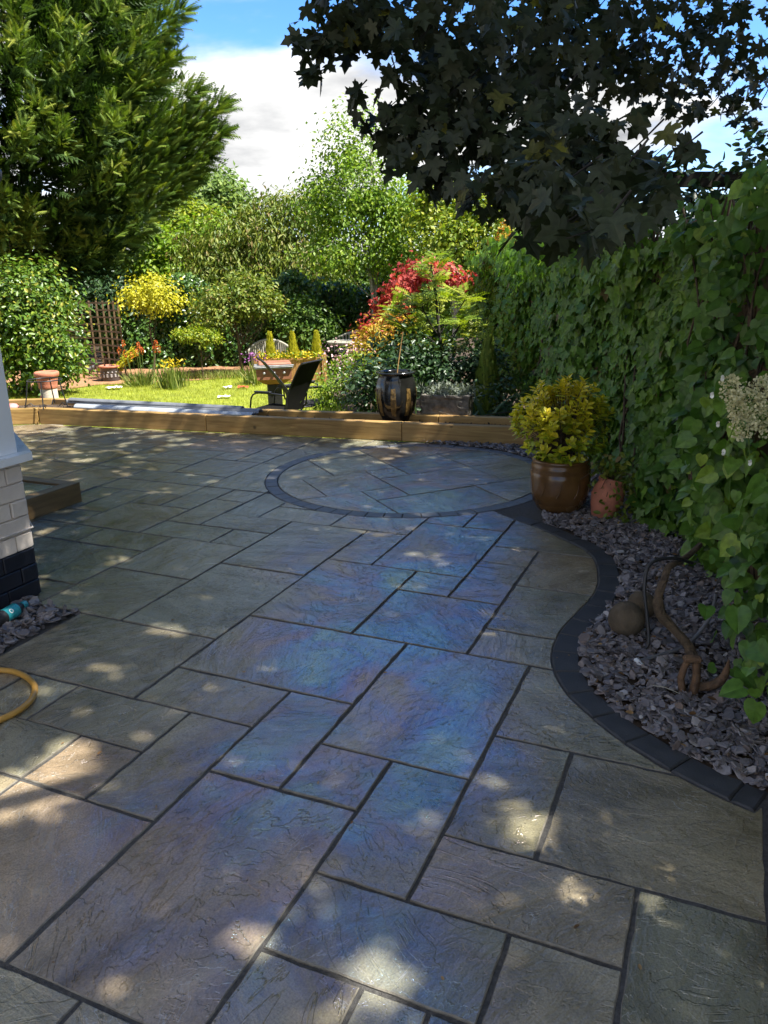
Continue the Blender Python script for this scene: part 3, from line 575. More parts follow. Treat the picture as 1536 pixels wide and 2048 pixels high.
# slate beds
slate_poly = [tuple(p) for p in KOUT[4:]] + [tuple(grid(5.2, 1.7)), (2.0, 2.3), (2.0, 7.6), tuple(fpt(6.3, -.003)), tuple(fpt(5.0, -.003))] + [tuple(CC+(R_OUT+.01)*np.array([math.cos(a), math.sin(a)])) for a in np.linspace(1.25, -.62, 14)]
slate_left = [tuple(grid(u, w)) for u, w in [(4.2, -9.97), (5.98, -9.97), (6.04, -11.24), (4.2, -11.24)]]
sb = MB().add([(*p, -.004) for p in slate_poly], [tuple(range(len(slate_poly)))]).build('slate_bed', 'soil'); tag(sb, 'bed of purple grey slate chippings between black kerb and fence', 'gravel', kind='structure')
sb2 = MB().add([(*p, -.008) for p in slate_left], [tuple(range(len(slate_left)))]).build('slate_bed', 'soil'); tag(sb2, 'small patch of slate chippings beside the house wall', 'gravel', kind='structure')
def chip_mesh(k):
    n = random.choice([5, 6, 6, 7]); el = random.uniform(.45, .95); an = sorted(2*math.pi*(i+random.uniform(-.32, .32))/n for i in range(n)); th = random.uniform(.16, .38)
    top = [(math.cos(a)*random.uniform(.72, 1), math.sin(a)*el*random.uniform(.72, 1)) for a in an]
    v = [(x*.86, y*.86, th/2*random.uniform(.6, 1.1)) for x, y in top] + [(x, y, random.uniform(-.05, .05)) for x, y in top] + [(x*.8, y*.8, -th/2) for x, y in top]
    f = [(0, i, i+1) for i in range(1, n-1)] + [q for r in (0, 1) for i in range(n) for q in ((r*n+i, (r+1)*n+i, (r+1)*n+(i+1) % n), (r*n+i, (r+1)*n+(i+1) % n, r*n+(i+1) % n))]
    return np.array(v), np.array(f)
CHIPS = [chip_mesh(i) for i in range(10)]
CHIPME = []
for V_, F_ in CHIPS:
    me = bpy.data.meshes.new('slate_chip'); me.from_pydata(V_.tolist(), [], F_.tolist()); me.update(); me.materials.append(MATS['slate_chip']); CHIPME.append(me)
def chips(poly, dens, parent, nobj, smin=.016, smax=.036, keep=None):
    a = np.array(poly); A = abs(area([np.array(p) for p in poly])); P = []
    k = int(dens*A); P = field(poly, int(k*np.prod(a.max(0)-a.min(0))/A)); n = len(P)
    S = smin*.8+(smax*1.15-smin*.8)*rng.random(n)**2.2; Z = .002+.030*rng.random(n)
    Dv = rvec(n)*np.array([1, 1, .25]); Nv = np.array([0, 0, 1.])+rng.normal(size=(n, 3))*.42; ti = rng.integers(0, len(CHIPS), n)
    dist = np.hypot(P[:, 0], P[:, 1])/S; vis = dist.copy(); vis[Z < .016] += 1e3
    px = np.array([pix((p[0], p[1], .02))[:2] for p in P]); vis[(px[:, 0] < -5) | (px[:, 0] > 1541) | (px[:, 1] > 2055)] += 1e6
    order = np.argsort(vis); ind = set(order[:nobj].tolist())
    for i in order[:nobj]:
        d = nrm(Dv[i]); x = nrm(np.cross(d, Nv[i])); z = np.cross(x, d)
        o = bpy.data.objects.new('slate_chip', CHIPME[ti[i]]); COL.objects.link(o); o.parent = parent
        M = Matrix(((x[0]*S[i], d[0]*S[i], z[0]*S[i], P[i, 0]), (x[1]*S[i], d[1]*S[i], z[1]*S[i], P[i, 1]), (x[2]*S[i], d[2]*S[i], z[2]*S[i], Z[i]), (0, 0, 0, 1))); o.matrix_local = M
    rest = np.array([i for i in range(n) if i not in ind])
    for j in range(len(CHIPS)):
        q = rest[ti[rest] == j]
        if len(q) == 0: continue
        yield CHIPS[j], np.c_[P[q], Z[q]], Dv[q], Nv[q], S[q]
def join_chips(poly, dens, parent, nobj, **k):
    parts = list(chips(poly, dens, parent, nobj, **k)); V = []; F = []; Rn = []; off = 0
    for (V_, F_), P, D, Nn, S in parts:
        D = nrm(D); X = nrm(np.cross(D, Nn)); Zx = np.cross(X, D); co = P[:, None]+S[:, None, None]*(V_[None, :, 0:1]*X[:, None]+V_[None, :, 1:2]*D[:, None]+V_[None, :, 2:3]*Zx[:, None])
        F.append((F_[None]+(np.arange(len(P))*len(V_))[:, None, None]).reshape(-1, 3)+off); V.append(co.reshape(-1, 3)); Rn.append(np.repeat(rng.random(len(P)), len(V_))); off += len(P)*len(V_)
    V = np.concatenate(V); F = np.concatenate(F); me = bpy.data.meshes.new('slate_chippings'); me.from_pydata(V.tolist(), [], F.tolist()); me.update(); at_ = me.attributes.new('rnd', 'FLOAT', 'POINT'); at_.data.foreach_set('value', np.concatenate(Rn).astype(np.float32))
    o = link('slate_chippings', me, 'slate_chip', parent); o['kind'] = 'stuff'
join_chips(slate_poly, 3200, sb, 230)
join_chips(slate_left, 2000, sb2, 70, smin=.024, smax=.042)

# ================================================================== HOUSE (bay with painted brick)
house = empty('house', (*grid(HOUSE_U, HOUSE_W), 0), 'corner of a cream painted brick bay with white window and black plinth', 'house')
HB = grid(HOUSE_U, HOUSE_W)
def hl(u, w, z): p = grid(HOUSE_U+u, HOUSE_W+w)-HB; return (p[0], p[1], z)     # local to the house, in grid units
U3 = Vector((*UDIR, 0)); W3 = Vector((*WDIR, 0)); HRZ = math.atan2(UDIR[1], UDIR[0])
PL = .31; SILL = .80; HEAD = 2.12
D45 = nrm(np.array([UDIR*.58-WDIR*.81]))[0]                       # far bay face runs this way
outl = [np.array([0, 0.]), D45*1.1, D45*1.1-WDIR*3, -UDIR*4.5-WDIR*(1.1*.7071+3), -UDIR*4.5-WDIR*.78, -UDIR*2.6-WDIR*.78, -UDIR*1.82]
def prism(poly, z0, z1, ins=0.):
    m_ = MB(); n = len(poly); m_.add([(*p, z0) for p in poly]+[(*p, z1) for p in poly], [tuple(range(n))[::-1], tuple(range(n, 2*n))]+[(i, (i+1) % n, (i+1) % n+n, i+n) for i in range(n)]); return m_
core = [p - WDIR*.012 + (-UDIR*.004 if i == 0 else 0) for i, p in enumerate(outl)]; core = [q-D45*.0 for q in core]
prism(core, PL-.012, SILL, 0).build('wall', 'cream_paint', house); prism(core, -.02, PL-.012).build('plinth', 'black_paint', house)
# courses of bricks on the two near faces
bm_c = MB().box((0, 0, 0), (.2095, .05, .0905), bev=.005).mesh('brick'); bm_h = MB().box((0, 0, 0), (.1025, .05, .0905), bev=.006).mesh('brick')
bm_cb = bm_c.copy(); bm_hb = bm_h.copy()
nrow = 8; ch = SILL/ (nrow+.35)
for r_ in range(nrow):
    z = .008 + ch*(r_+.5); black = z < PL
    for face, (dr, L) in enumerate(((-UDIR, 1.82), (D45, 1.1))):
        nv = WDIR if face == 0 else nrm(np.array([D45[::-1]*np.array([1, -1])]))[0]
        s_ = -.0 if r_ % 2 == 0 else -.105; first = True
        while s_ < L-.02:
            e_ = min(s_+.21, L); a_ = max(s_, 0.); half = (e_-a_) < .15; c_ = dr*((a_+e_)/2) - nv*.021
            me = (bm_hb if black else bm_h) if half else (bm_cb if black else bm_c)
            o = link('brick', me, 'black_paint' if black else 'cream_paint', house, (c_[0]+nv[0]*rng.normal()*.0008, c_[1]+nv[1]*rng.normal()*.0008, z), (0, 0, math.atan2(dr[1], dr[0])))
            if me.materials[0] != MATS['black_paint' if black else 'cream_paint']: pass
            s_ += .215
# thin bead along the wall, sill, frames and glass
q0 = -UDIR*1.82+WDIR*.008; MB().tube([(*(q0), PL+ch*1.05), (*(WDIR*.010+UDIR*.01), PL+ch*1.05), (*(D45*1.0+WDIR*.012), PL+ch*1.05)], .006, 6).build('cable', 'cream_paint', house)
sill = [np.array([0, 0.])+WDIR*.065+UDIR*.035, D45*1.05+WDIR*.05+UDIR*.03, D45*1.05-WDIR*.1, -UDIR*1.9-WDIR*.1, -UDIR*1.9+WDIR*.065]
sm_ = prism(sill, SILL, SILL+.042); sm_.build('window_sill', 'white_upvc', house)
def bar(a, b, wd, dp, z0, z1, nv, name, m, par=house):
    a = np.array(a); b = np.array(b); c_ = (a+b)/2 - nv*dp/2; L = np.linalg.norm(b-a)
    return MB().box((*c_, (z0+z1)/2), (L, dp, z1-z0), rz=math.atan2((b-a)[1], (b-a)[0]), bev=.004).build(name, m, par)
nv2 = nrm(np.array([[D45[1], -D45[0]]]))[0]
bar(-UDIR*.115, UDIR*.0, .1, .08, SILL+.042, HEAD, WDIR, 'corner_post', 'white_upvc')
bar(D45*.012-WDIR*.01, D45*.11-WDIR*.01, .1, .06, SILL+.042, HEAD, nv2, 'corner_post', 'white_upvc')
for z0, z1 in ((SILL+.042, SILL+.12), (HEAD-.09, HEAD)):
    bar(-UDIR*1.82, -UDIR*.116, .1, .07, z0, z1, WDIR*1.0, 'window_frame', 'white_upvc'); bar(D45*.111, D45*1.1, .1, .07, z0, z1, nv2, 'window_frame', 'white_upvc')
for a_ in (.16, .72, 1.28): bar(-UDIR*(a_+.055), -UDIR*a_, .1, .06, SILL+.121, HEAD-.091, WDIR, 'window_frame', 'white_upvc')
bar(-UDIR*1.8, -UDIR*.15, .1, .012, SILL+.1, HEAD-.08, WDIR-WDIR+WDIR, 'window_pane', 'window_glass').location = (-WDIR[0]*.03, -WDIR[1]*.03, 0)
bar(D45*.115, D45*1.08, .1, .012, SILL+.1, HEAD-.08, nv2, 'window_pane', 'window_glass').location = (-nv2[0]*.03, -nv2[1]*.03, 0)
rf = [p + (WDIR*.04 if i in (0, 6) else 0) + (nv2*.02 if i in (0, 1) else 0) for i, p in enumerate(outl)]
prism(rf, HEAD, HEAD+.16).build('fascia', 'white_upvc', house)
MB().tube([(*(-UDIR*2.1+WDIR*.085), HEAD+.13), (*(UDIR*.04+WDIR*.085), HEAD+.13), (*(D45*1.0+nv2*.06), HEAD+.13)], .055, 10).build('gutter', 'gutter_grey', house)
prism([p*.98 for p in outl], HEAD+.16, HEAD+.3).build('roof', 'gutter_grey', house)
up_w = [-UDIR*6-WDIR*.9, -UDIR*2.7-WDIR*.9, -UDIR*.2-WDIR*3.4, -UDIR*.2-WDIR*6, -UDIR*6-WDIR*6]
prism(up_w, -.1, 4.6).build('house_wall', 'cream_paint', house)

# timber edged step by the house
st = empty('timber_step', (*grid(9.9, -16.2), 0), 'low timber edged step topped with grey paving beside the house', 'step')
sc_ = grid(9.9, -16.2)
def stl(u, w): return grid(u, w)-sc_
def plank_between(name, a, b, wd, h, z0, m, par, bev=.004):
    a = np.array(a); b = np.array(b); L = np.linalg.norm(b-a); c_ = (a+b)/2
    return MB().box((0, 0, 0), (L, wd, h), bev=bev).build(name, m, par, (*c_, z0+h/2), (0, 0, math.atan2((b-a)[1], (b-a)[0])))
plank_between('sleeper', stl(7.2, -15.42), stl(11.6, -15.42), .1, .165, 0, 'dark_sleeper_wood', st)
plank_between('sleeper', stl(11.44, -15.6), stl(11.44, -19.5), .1, .163, 0, 'dark_sleeper_wood', st)
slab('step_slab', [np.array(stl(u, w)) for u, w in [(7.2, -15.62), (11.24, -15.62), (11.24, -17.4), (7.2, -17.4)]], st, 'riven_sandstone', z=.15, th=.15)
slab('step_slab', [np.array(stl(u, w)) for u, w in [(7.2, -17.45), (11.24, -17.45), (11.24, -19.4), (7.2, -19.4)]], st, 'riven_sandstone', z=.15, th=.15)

# ================================================================== RAISED BED OF SLEEPERS
bed = empty('raised_bed', (*fpt(2.4, .3), 0), 'long raised bed of new timber sleepers edging the terrace', 'raised bed')
b0 = fpt(2.4, .3)
def sleeper(a, b, d=.1, h=.2, m='sleeper_wood', nz=0, side=1):
    a = np.array(a)-b0; b = np.array(b)-b0; dr = nrm(np.array([b-a]))[0]; nv = np.array([-dr[1], dr[0]])*side*d/2
    return plank_between('sleeper', a+nv+dr*.003, b+nv-dr*.003, d, h, nz, m, bed, .006)
for i in range(3): sleeper(fpt(2.385*i), fpt(2.385*(i+1)))
sleeper(fpt(0)+np.array([-.004, 0]), (-5.9, 9.62), side=-1)
BK = [np.array((-6.2, 10.34)), np.array((-4.42, 10.46)), np.array((-1.35, 9.17)), np.array((2.6, 7.98))]
for i in range(3):
    k = 1 if i == 0 else 2
    for j in range(k): sleeper(BK[i]+(BK[i+1]-BK[i])*j/k, BK[i]+(BK[i+1]-BK[i])*(j+1)/k, h=.21)
soilp = [p-b0 for p in [fpt(.05, .101), fpt(7.1, .101), BK[3]+(0, 0), BK[2], BK[1], BK[0], np.array((-5.9, 9.74))]]
mb = MB(); gridn = 0
from mathutils.geometry import tessellate_polygon
mb.add([(*p, .135) for p in soilp], [tuple(range(len(soilp)))]); mb.build('bed_soil', 'soil', bed)
# clods of earth in the bed
CL = chip_mesh(0)
Pq = field([tuple(p+b0) for p in soilp], 5200); n = len(Pq)
leaves('soil_clods', CHIPS[3], np.c_[Pq, .135+.02*rng.random(n)], rvec(n), rvec(n), .008+.02*rng.random(n)**2, 'soil', bed, origin=(*b0, 0))

# grey profiles lying in the bed
gp = empty('plastic_edging', (*fpt(1.2, .4), .2), 'long grey plastic edging lengths lying along the raised bed', 'edging')
def prof(a, b, wd, th, z, m, rr=.0):
    a = np.array(a); b = np.array(b); L = np.linalg.norm(b-a); c_ = (a+b)/2
    k = 10; sec = [(-wd/2+wd*i/k, th*(1-abs(2*i/k-1)**3)) for i in range(k+1)]; vs = []; 
    for x in (-L/2, L/2): vs += [(x, y, zz) for y, zz in sec] + [(x, y, zz-.012) for y, zz in sec[::-1]]
    q = 2*(k+1); fs = [(i, (i+1) % q, (i+1) % q+q, i+q) for i in range(q)] + [tuple(range(q))[::-1], tuple(range(q, 2*q))]
    return MB().add(vs, fs).build('edging_strip', m, gp, (c_[0]-fpt(1.2, .4)[0], c_[1]-fpt(1.2, .4)[1], z-.2), (0, 0, math.atan2((b-a)[1], (b-a)[0])))
prof(fpt(.05, .52), fpt(2.95, .30), .11, .035, .205, 'grey_plastic'); prof(fpt(.3, .36), fpt(2.9, .21), .12, .035, .175, 'clear_plastic'); prof(fpt(.1, .50), fpt(2.7, .33), .09, .025, .235, 'grey_plastic')

# ================================================================== POTS AND THINGS ON THE BED
# egg shaped black jar with gold panels
p = gnd(790, 846, .16); jar = empty('glazed_jar', (p[0]+.02, p[1]+.28, .14), 'tall black glazed jar with gold panels standing in the raised bed', 'jar')
prof_ = [(.125, 0), (.145, .01), (.19, .12), (.213, .25), (.212, .33), (.195, .43), (.175, .485), (.178, .495), (.205, .502), (.207, .518), (.16, .52), (.155, .49), (.14, .44)]
mb = MB(); nn = 64; vs = []; fs = []
for r_, z in prof_:
    for j in range(nn):
        a = 2*math.pi*j/nn; ph = (a*8/(2*math.pi)) % 1; dip = 1-(.035*(0 if .22 < ph < .78 else 1)*(-1) if .05 < z < .44 else 0) ; vs.append((r_*dip*math.cos(a), r_*dip*math.sin(a), z))
for i in range(len(prof_)-1):
    for j in range(nn): fs.append((i*nn+j, i*nn+(j+1) % nn, (i+1)*nn+(j+1) % nn, (i+1)*nn+j))
mb.add(vs, fs, True); mb.add(vs[:nn], [tuple(range(nn))[::-1]]); jb_ = mb.build('jar_body', 'black_glaze', jar)
for k in range(8):
    a = 2*math.pi*(k+.5)/8; mb = MB(); vs = []; w_ = .030
    zz = np.linspace(.07, .36, 9)
    for i, z in enumerate(zz):
        rr = np.interp(z, [q[1] for q in prof_[:7]], [q[0] for q in prof_[:7]])+.0035; ww = w_*(1-.25*abs(i-4)/4)
        for s_ in (-1, -.33, .33, 1): th_ = a+s_*ww/rr; vs.append((rr*math.cos(th_), rr*math.sin(th_), z+random.uniform(-.004, .004)))
    fs = [(i*4+j, i*4+j+1, (i+1)*4+j+1, (i+1)*4+j) for i in range(8) for j in range(3)]; mb.add(vs, fs); mb.build('gold_panel', 'gold_glaze', jb_)
jar.rotation_euler = (0, 0, R(14)); jar.scale = (1.08, 1.08, 1.06)
mb = MB().tube([(0, 0, .36), (.03, 0, .6), (.09, .02, .92)], .006, 6); mb.build('cane', 'sleeper_wood', jar)
# stone trough with silvery planting
p0 = gnd(845, 846, .16); p1 = gnd(944, 843, .16); tcx = (p0+p1)/2; tr = empty('stone_trough', (tcx[0]+.03, tcx[1]+.33, .14), 'rough weathered stone trough planted with silvery foliage', 'trough', rz=math.atan2(FDIR[1], FDIR[0])+.04)
bm = bmesh.new(); bmesh.ops.create_cube(bm, size=1); 
for v in bm.verts: v.co = Vector((v.co.x*.53*(1.03 if v.co.z > 0 else .96), v.co.y*.3, (v.co.z+.5)*.285))
bmesh.ops.subdivide_edges(bm, edges=list(bm.edges), cuts=11, use_grid_fill=True)
from mathutils import noise as mnoise
for v in bm.verts:
    nz = mnoise.fractal(v.co*16, 1, 2, 4)*.014 + mnoise.noise(v.co*42)*.008
    rim = v.co.z > .25; d = Vector((v.co.x*.6, v.co.y, 0)).normalized(); v.co += d*(nz+(.012 if rim else 0)) + Vector((0, 0, nz*.5))
    if rim and abs(v.co.x) < .22 and abs(v.co.y) < .115: v.co.z -= .04
me = bpy.data.meshes.new('trough_body'); bm.to_mesh(me); bm.free(); link('trough_body', me, 'rough_stone', tr)
n = 900; Pl = np.c_[rng.normal(size=(n, 2))*np.array([.15, .06]), .25+.12*rng.random(n)**1.5]; leaves('trough_plants', T_NARROW, Pl, rvec(n)+np.array([0, -.2, .5]), rvec(n), .05+.03*rng.random(n), 'silver_leaf', tr)
# big brown glazed pot
p = gnd(1118, 1038); PB = np.array([p[0]+.045, p[1]+.215, .02])
pot = empty('plant_pot', PB, 'large brown glazed pot on slate, holding the golden variegated shrub', 'plant pot')
pr = [(.15, 0), (.165, .008), (.19, .06), (.192, .066), (.200, .07), (.215, .15), (.222, .24), (.221, .29), (.217, .296), (.221, .302), (.217, .31), (.221, .316), (.214, .35), (.205, .362), (.212, .37), (.214, .382), (.206, .39), (.188, .388), (.186, .35), (.18, .33)]
pb_ = MB().lathe(pr, 56).build('pot_body', 'brown_glaze', pot)
MB().lathe([(.183, .335), (.1, .342), (.01, .345)], 32, caps=False).build('pot_soil', 'soil', pot)
# raised brushed motif on the pot belly
for k, a in enumerate((-1.9, -1.3, -2.45, -.7)):
    path = [(math.cos(a+.10*math.sin(t*2.2)+.05*t)*.2235, math.sin(a+.10*math.sin(t*2.2)+.05*t)*.2235, .13+.1*t) for t in np.linspace(0, 1, 9)]; MB().tube(path, .0035, 5).build('glaze_motif', 'brown_glaze', pb_)
# golden euonymus in the pot
eu = empty('euonymus', PB+np.array([0, 0, .33]), 'golden variegated shrub growing in the large brown pot', 'shrub')
tips = []; mb = MB(); C0 = np.array([.0, 0, .32])
LM, LD, LP, LN, LS, LR = [], [], [], [], [], []
for k in range(165):
    for _ in range(50):
        d = rvec(1)[0]; d[2] = d[2]*.9+.02 if random.random() < .5 else abs(d[2]); rr = .4+.6*random.random()**.5; t_ = C0 + d*np.array([.37, .32, .36])*rr + np.array([-.012, 0, 0])
        if t_[2] > -.01: break
    base_ = np.array([random.uniform(-.05, .05), random.uniform(-.05, .05), .0]); mid = (base_+t_)/2 + np.array([0, 0, .05])
    mb.tube([base_, mid, t_], [.006, .004, .0025], 4, caps=False)
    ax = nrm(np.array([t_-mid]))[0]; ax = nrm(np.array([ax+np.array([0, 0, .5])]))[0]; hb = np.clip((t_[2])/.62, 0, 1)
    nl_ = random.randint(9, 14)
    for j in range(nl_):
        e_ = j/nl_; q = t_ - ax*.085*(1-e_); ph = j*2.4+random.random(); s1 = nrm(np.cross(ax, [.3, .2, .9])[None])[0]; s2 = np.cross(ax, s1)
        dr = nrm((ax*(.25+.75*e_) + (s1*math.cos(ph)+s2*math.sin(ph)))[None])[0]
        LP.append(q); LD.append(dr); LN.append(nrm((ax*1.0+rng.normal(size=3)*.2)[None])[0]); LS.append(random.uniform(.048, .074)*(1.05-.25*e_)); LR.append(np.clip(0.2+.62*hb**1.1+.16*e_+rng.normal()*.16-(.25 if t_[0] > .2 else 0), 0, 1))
mb.build('stems', 'bark', eu)['kind'] = 'stuff'
LP, LD, LN, LS, LR = map(np.array, (LP, LD, LN, LS, LR))
def single_leaves(name, tmpl, P, D, Nn, S, Rr, m, parent, score, nobj, stuffname, var=8):
    """the nobj leaves with the best score as objects of their own sharing a few meshes; the rest joined"""
    order = np.argsort(score); ind = order[:nobj]; V, F = tmpl; mes = []
    for v_ in range(var):
        me = bpy.data.meshes.new(name); VV = V.copy(); VV[:, 2] += .05*np.sin(V[:, 1]*5+v_)*np.abs(V[:, 0]) + .06*(random.random()-.5)*V[:, 0]; me.from_pydata(VV.tolist(), [], F.tolist()); me.update()
        a_ = me.attributes.new('rnd', 'FLOAT', 'POINT'); a_.data.foreach_set('value', np.full(len(V), (v_+.5)/var, dtype=np.float32)); me.materials.append(MATS[m]); mes.append(me)
    D = nrm(D); X = nrm(np.cross(D, Nn)); Z = np.cross(X, D)
    for i in ind:
        o = bpy.data.objects.new(name, mes[min(var-1, int(Rr[i]*var))]); COL.objects.link(o); o.parent = parent; s_ = S[i]
        o.matrix_local = Matrix(((X[i, 0]*s_, D[i, 0]*s_, Z[i, 0]*s_, P[i, 0]), (X[i, 1]*s_, D[i, 1]*s_, Z[i, 1]*s_, P[i, 1]), (X[i, 2]*s_, D[i, 2]*s_, Z[i, 2]*s_, P[i, 2]), (0, 0, 0, 1)))
    rest = order[nobj:]
    if len(rest): leaves(stuffname, tmpl, P[rest], D[rest], Nn[rest], S[rest], m, parent, Rr[rest])
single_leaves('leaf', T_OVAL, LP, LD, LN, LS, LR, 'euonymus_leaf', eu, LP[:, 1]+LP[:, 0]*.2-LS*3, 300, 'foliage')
# small tilted terracotta pot
p = gnd(1212, 1046); tp = empty('terracotta_pot', (p[0]-.01, p[1]+.1, .01), 'small tilted terracotta pot with straggly plant beside the brown pot', 'plant pot'); tp.rotation_euler = (R(-8), R(16), 0); tp.scale = (1.2, 1.2, 1.2)
MB().lathe([(.055, 0), (.062, .005), (.085, .07), (.097, .13), (.09, .19), (.075, .215), (.082, .225), (.083, .24), (.07, .24), (.066, .2)], 32).build('pot_body', 'terracotta', tp)
n = 420; Pl = np.c_[rng.normal(size=(n, 2))*.07, .24+rng.normal(size=n)*.06]; hang = rng.random(n) < .4; Pl[hang] += np.c_[.06+.06*rng.random(hang.sum()), -.05*rng.random(hang.sum())-.03, -.22*rng.random(hang.sum())]
leaves('pot_plant', T_OVAL, Pl, rvec(n)+np.array([0, 0, -.2]), rvec(n)+np.array([0, -.5, .4]), .03+.02*rng.random(n), 'olive_leaf', tp)
mb = MB()
for k in range(14): a = rng.normal(size=3)*.07; mb.tube([(0, 0, .2), (a[0], a[1], .3), (a[0]*2, a[1]*2, .22+a[2])], .002, 4, caps=False)
mb.build('stems', 'bark', tp)['kind'] = 'stuff'

# chimney pot behind the bed
p = at(96, 790, 11.0); cp = empty('chimney_pot', (p[0], p[1]+.05, LZ), 'old terracotta chimney pot with pale peeling base on the lawn edge', 'chimney pot'); cp.scale = (.76, .76, 1)
MB().lathe([(.17, 0), (.185, .02), (.185, .05), (.165, .09), (.155, .40), (.15, .67)], 28).build('shaft', 'pale_terracotta', cp)
MB().lathe([(.151, .671), (.17, .69), (.165, .72), (.175, .75), (.185, .80), (.19, .83)], 28, caps=False).build('neck', 'terracotta', cp)
MB().lathe([(.19, .83), (.215, .845), (.22, .875), (.215, .90), (.19, .91), (.165, .90), (.15, .81)], 28).build('rim', 'terracotta', cp)
for k in range(5): MB().box((-.108, -.122, 0.3+.065*k), (.085, .012, .05), rz=R(-42), bev=.003).build('relief', 'terracotta', cp)
# wire plant stand on the bed
p = gnd(98, 812, .2); ps = empty('plant_stand', (p[0], p[1]-.02, .2), 'black wire plant stand with splayed legs in front of the chimney pot', 'plant stand')
zt = .335; MB().tube([(.205*math.cos(a), .205*math.sin(a), zt) for a in np.linspace(0, 2*math.pi, 29)], .008, 6).build('ring', 'black_metal', ps)
for a in (R(200), R(-80), R(-10), R(95)):
    c_, s_ = math.cos(a), math.sin(a)
    MB().tube([(.2*c_, .2*s_, zt), (.235*c_, .235*s_, .14), (.27*c_, .27*s_, .0)], .008, 6).build('leg', 'black_metal', ps)
    MB().tube([(.262*c_, .262*s_, .02), (.2*c_, .2*s_, .05), (.16*c_, .16*s_, .01), (.14*c_, .14*s_, .0)], .006, 6).build('scroll_foot', 'black_metal', ps)
# pinkish pot sliver at the far left end of the bed
p = gnd(33, 812, .2); o = MB().lathe([(.05, 0), (.08, .02), (.085, .06), (.06, .09), (.02, .1)], 20).build('upturned_pot', 'pink_plastic', None, (p[0]-.06, p[1], .135)); tag(o, 'small pink upturned pot at the left end of the raised bed', 'pot')
# black irrigation loop on bed at right
q = [gnd(x, y, .17) for x, y in ((1090-60, 838), (985, 842), (958, 838), (985, 828), (1040, 822))]; o = MB().tube([tuple(a) for a in smooth_pts(q, 5)], .007, 6).build('irrigation_hose', 'black_rubber'); tag(o, 'thin black hose looped on the soil right of the stone trough', 'hose')

# ================================================================== NEAR THINGS
# yellow garden hose
q = [gnd(x, y, .015) for x, y in ((-160, 1345), (-60, 1337), (0, 1340), (30, 1344), (58, 1358), (70, 1376), (62, 1400), (36, 1422), (0, 1440), (-70, 1475), (-150, 1520))]
hose = empty('garden_hose', (*q[2][:2], 0), 'ochre yellow garden hose curling in on the paving at left', 'hose')
o = MB().tube([tuple(np.array(a)-np.array([*q[2][:2], 0])) for a in smooth_pts(q, 7)], .0135, 10).build('hose_tube', 'hose_yellow', hose)
# teal and black bottle on the slate patch
pa = gnd(-14, 1246, .05); pb = gnd(52, 1207, .05); dv = nrm((pb-pa)[None])[0]; bt = empty('bottle', pa, 'teal and black bottle lying on slate against the house plinth', 'bottle'); bt.rotation_euler = Vector(dv).to_track_quat('Z', 'Y').to_euler()
L = np.linalg.norm(pb-pa); MB().lathe([(.03, 0), (.038, .008), (.038, L*.30)], 24).build('bottle_base', 'black_rubber', bt)
lab_ = MB().lathe([(.0385, L*.30), (.0385, L*.66)], 24, caps=False).build('bottle_label', 'teal_label', bt)
MB().lathe([(.038, L*.661), (.034, L*.74), (.018, L*.8), (.018, L*.86)], 20).build('bottle_neck', 'black_rubber', bt); MB().lathe([(.021, L*.86), (.021, L*.98), (.014, L*1.0)], 16).build('bottle_cap', 'teal_label', bt)
vdir = Vector(nrm((CP-pa)[None])[0]); loc = bt.rotation_euler.to_matrix().transposed() @ vdir; aa = math.atan2(loc.y, loc.x)
mb = MB(); vs = []; kk = 24
for i in range(kk):
    t_ = 2*math.pi*i/kk
    for rr in (.013, .008): th_ = aa-.15+rr*math.cos(t_)/.039; vs.append((.0393*math.cos(th_), .0393*math.sin(th_), L*.42+rr*math.sin(t_)))
mb.add(vs, [(2*i, 2*((i+1) % kk), 2*((i+1) % kk)+1, 2*i+1) for i in range(kk)]); mb.build('ring_mark', 'white_plastic', lab_)
# stone balls
def ball(px_, py_, r_, lab):
    p = gnd(px_, py_); o = MB(); k = 16; vs = []; prof = [(r_*math.sin(math.pi*i/k)+.0001, -r_*math.cos(math.pi*i/k)) for i in range(k+1)]; o.lathe(prof, 32, caps=False)
    o.v = [tuple(Vector(v)*(1+.012*mnoise.noise(Vector(v)*14))) for v in o.v]
    b_ = o.build('stone_ball', 'ball_stone', None, (p[0], p[1]+r_*.6, r_*.96)); tag(b_, lab, 'stone ball', 'stone balls on the slate'); return b_
ball(1257, 1279, .088, 'round brown stone ball on slate, nearer of two'); ball(1287, 1243, .074, 'brown stone ball half hidden behind the nearer ball')
# rusty iron piece
p = gnd(1400, 1398); ir = empty('rusty_bracket', (p[0], p[1]+.03, .02), 'rusty iron bracket with a loop and an upturned horn on slate', 'ironwork', rz=R(-6))
MB().tube([(-.065, -.01, .0), (-.075, 0, .06), (-.062, .0, .125), (-.045, 0, .145)], [.016, .015, .014, .014], 6).build('strap', 'rust', ir)
MB().tube([(-.022, -.012, .0), (-.014, -.012, .07), (-.02, -.006, .14)], [.02, .017, .016], 6).build('strap', 'rust', ir)
MB().box((-.036, 0, .15), (.075, .04, .026), bev=.008).build('loop_head', 'rust', ir)
mb = MB(); pts = [(-.02, 0, .022), (.04, 0, .026), (.08, 0, .045), (.104, 0, .085), (.112, 0, .15)]; mb.tube(smooth_pts(pts, 4), list(np.interp(np.linspace(0, 1, 17), [0, .5, .8, 1], [.02, .021, .016, .004])), 6); mb.build('horn', 'rust', ir)
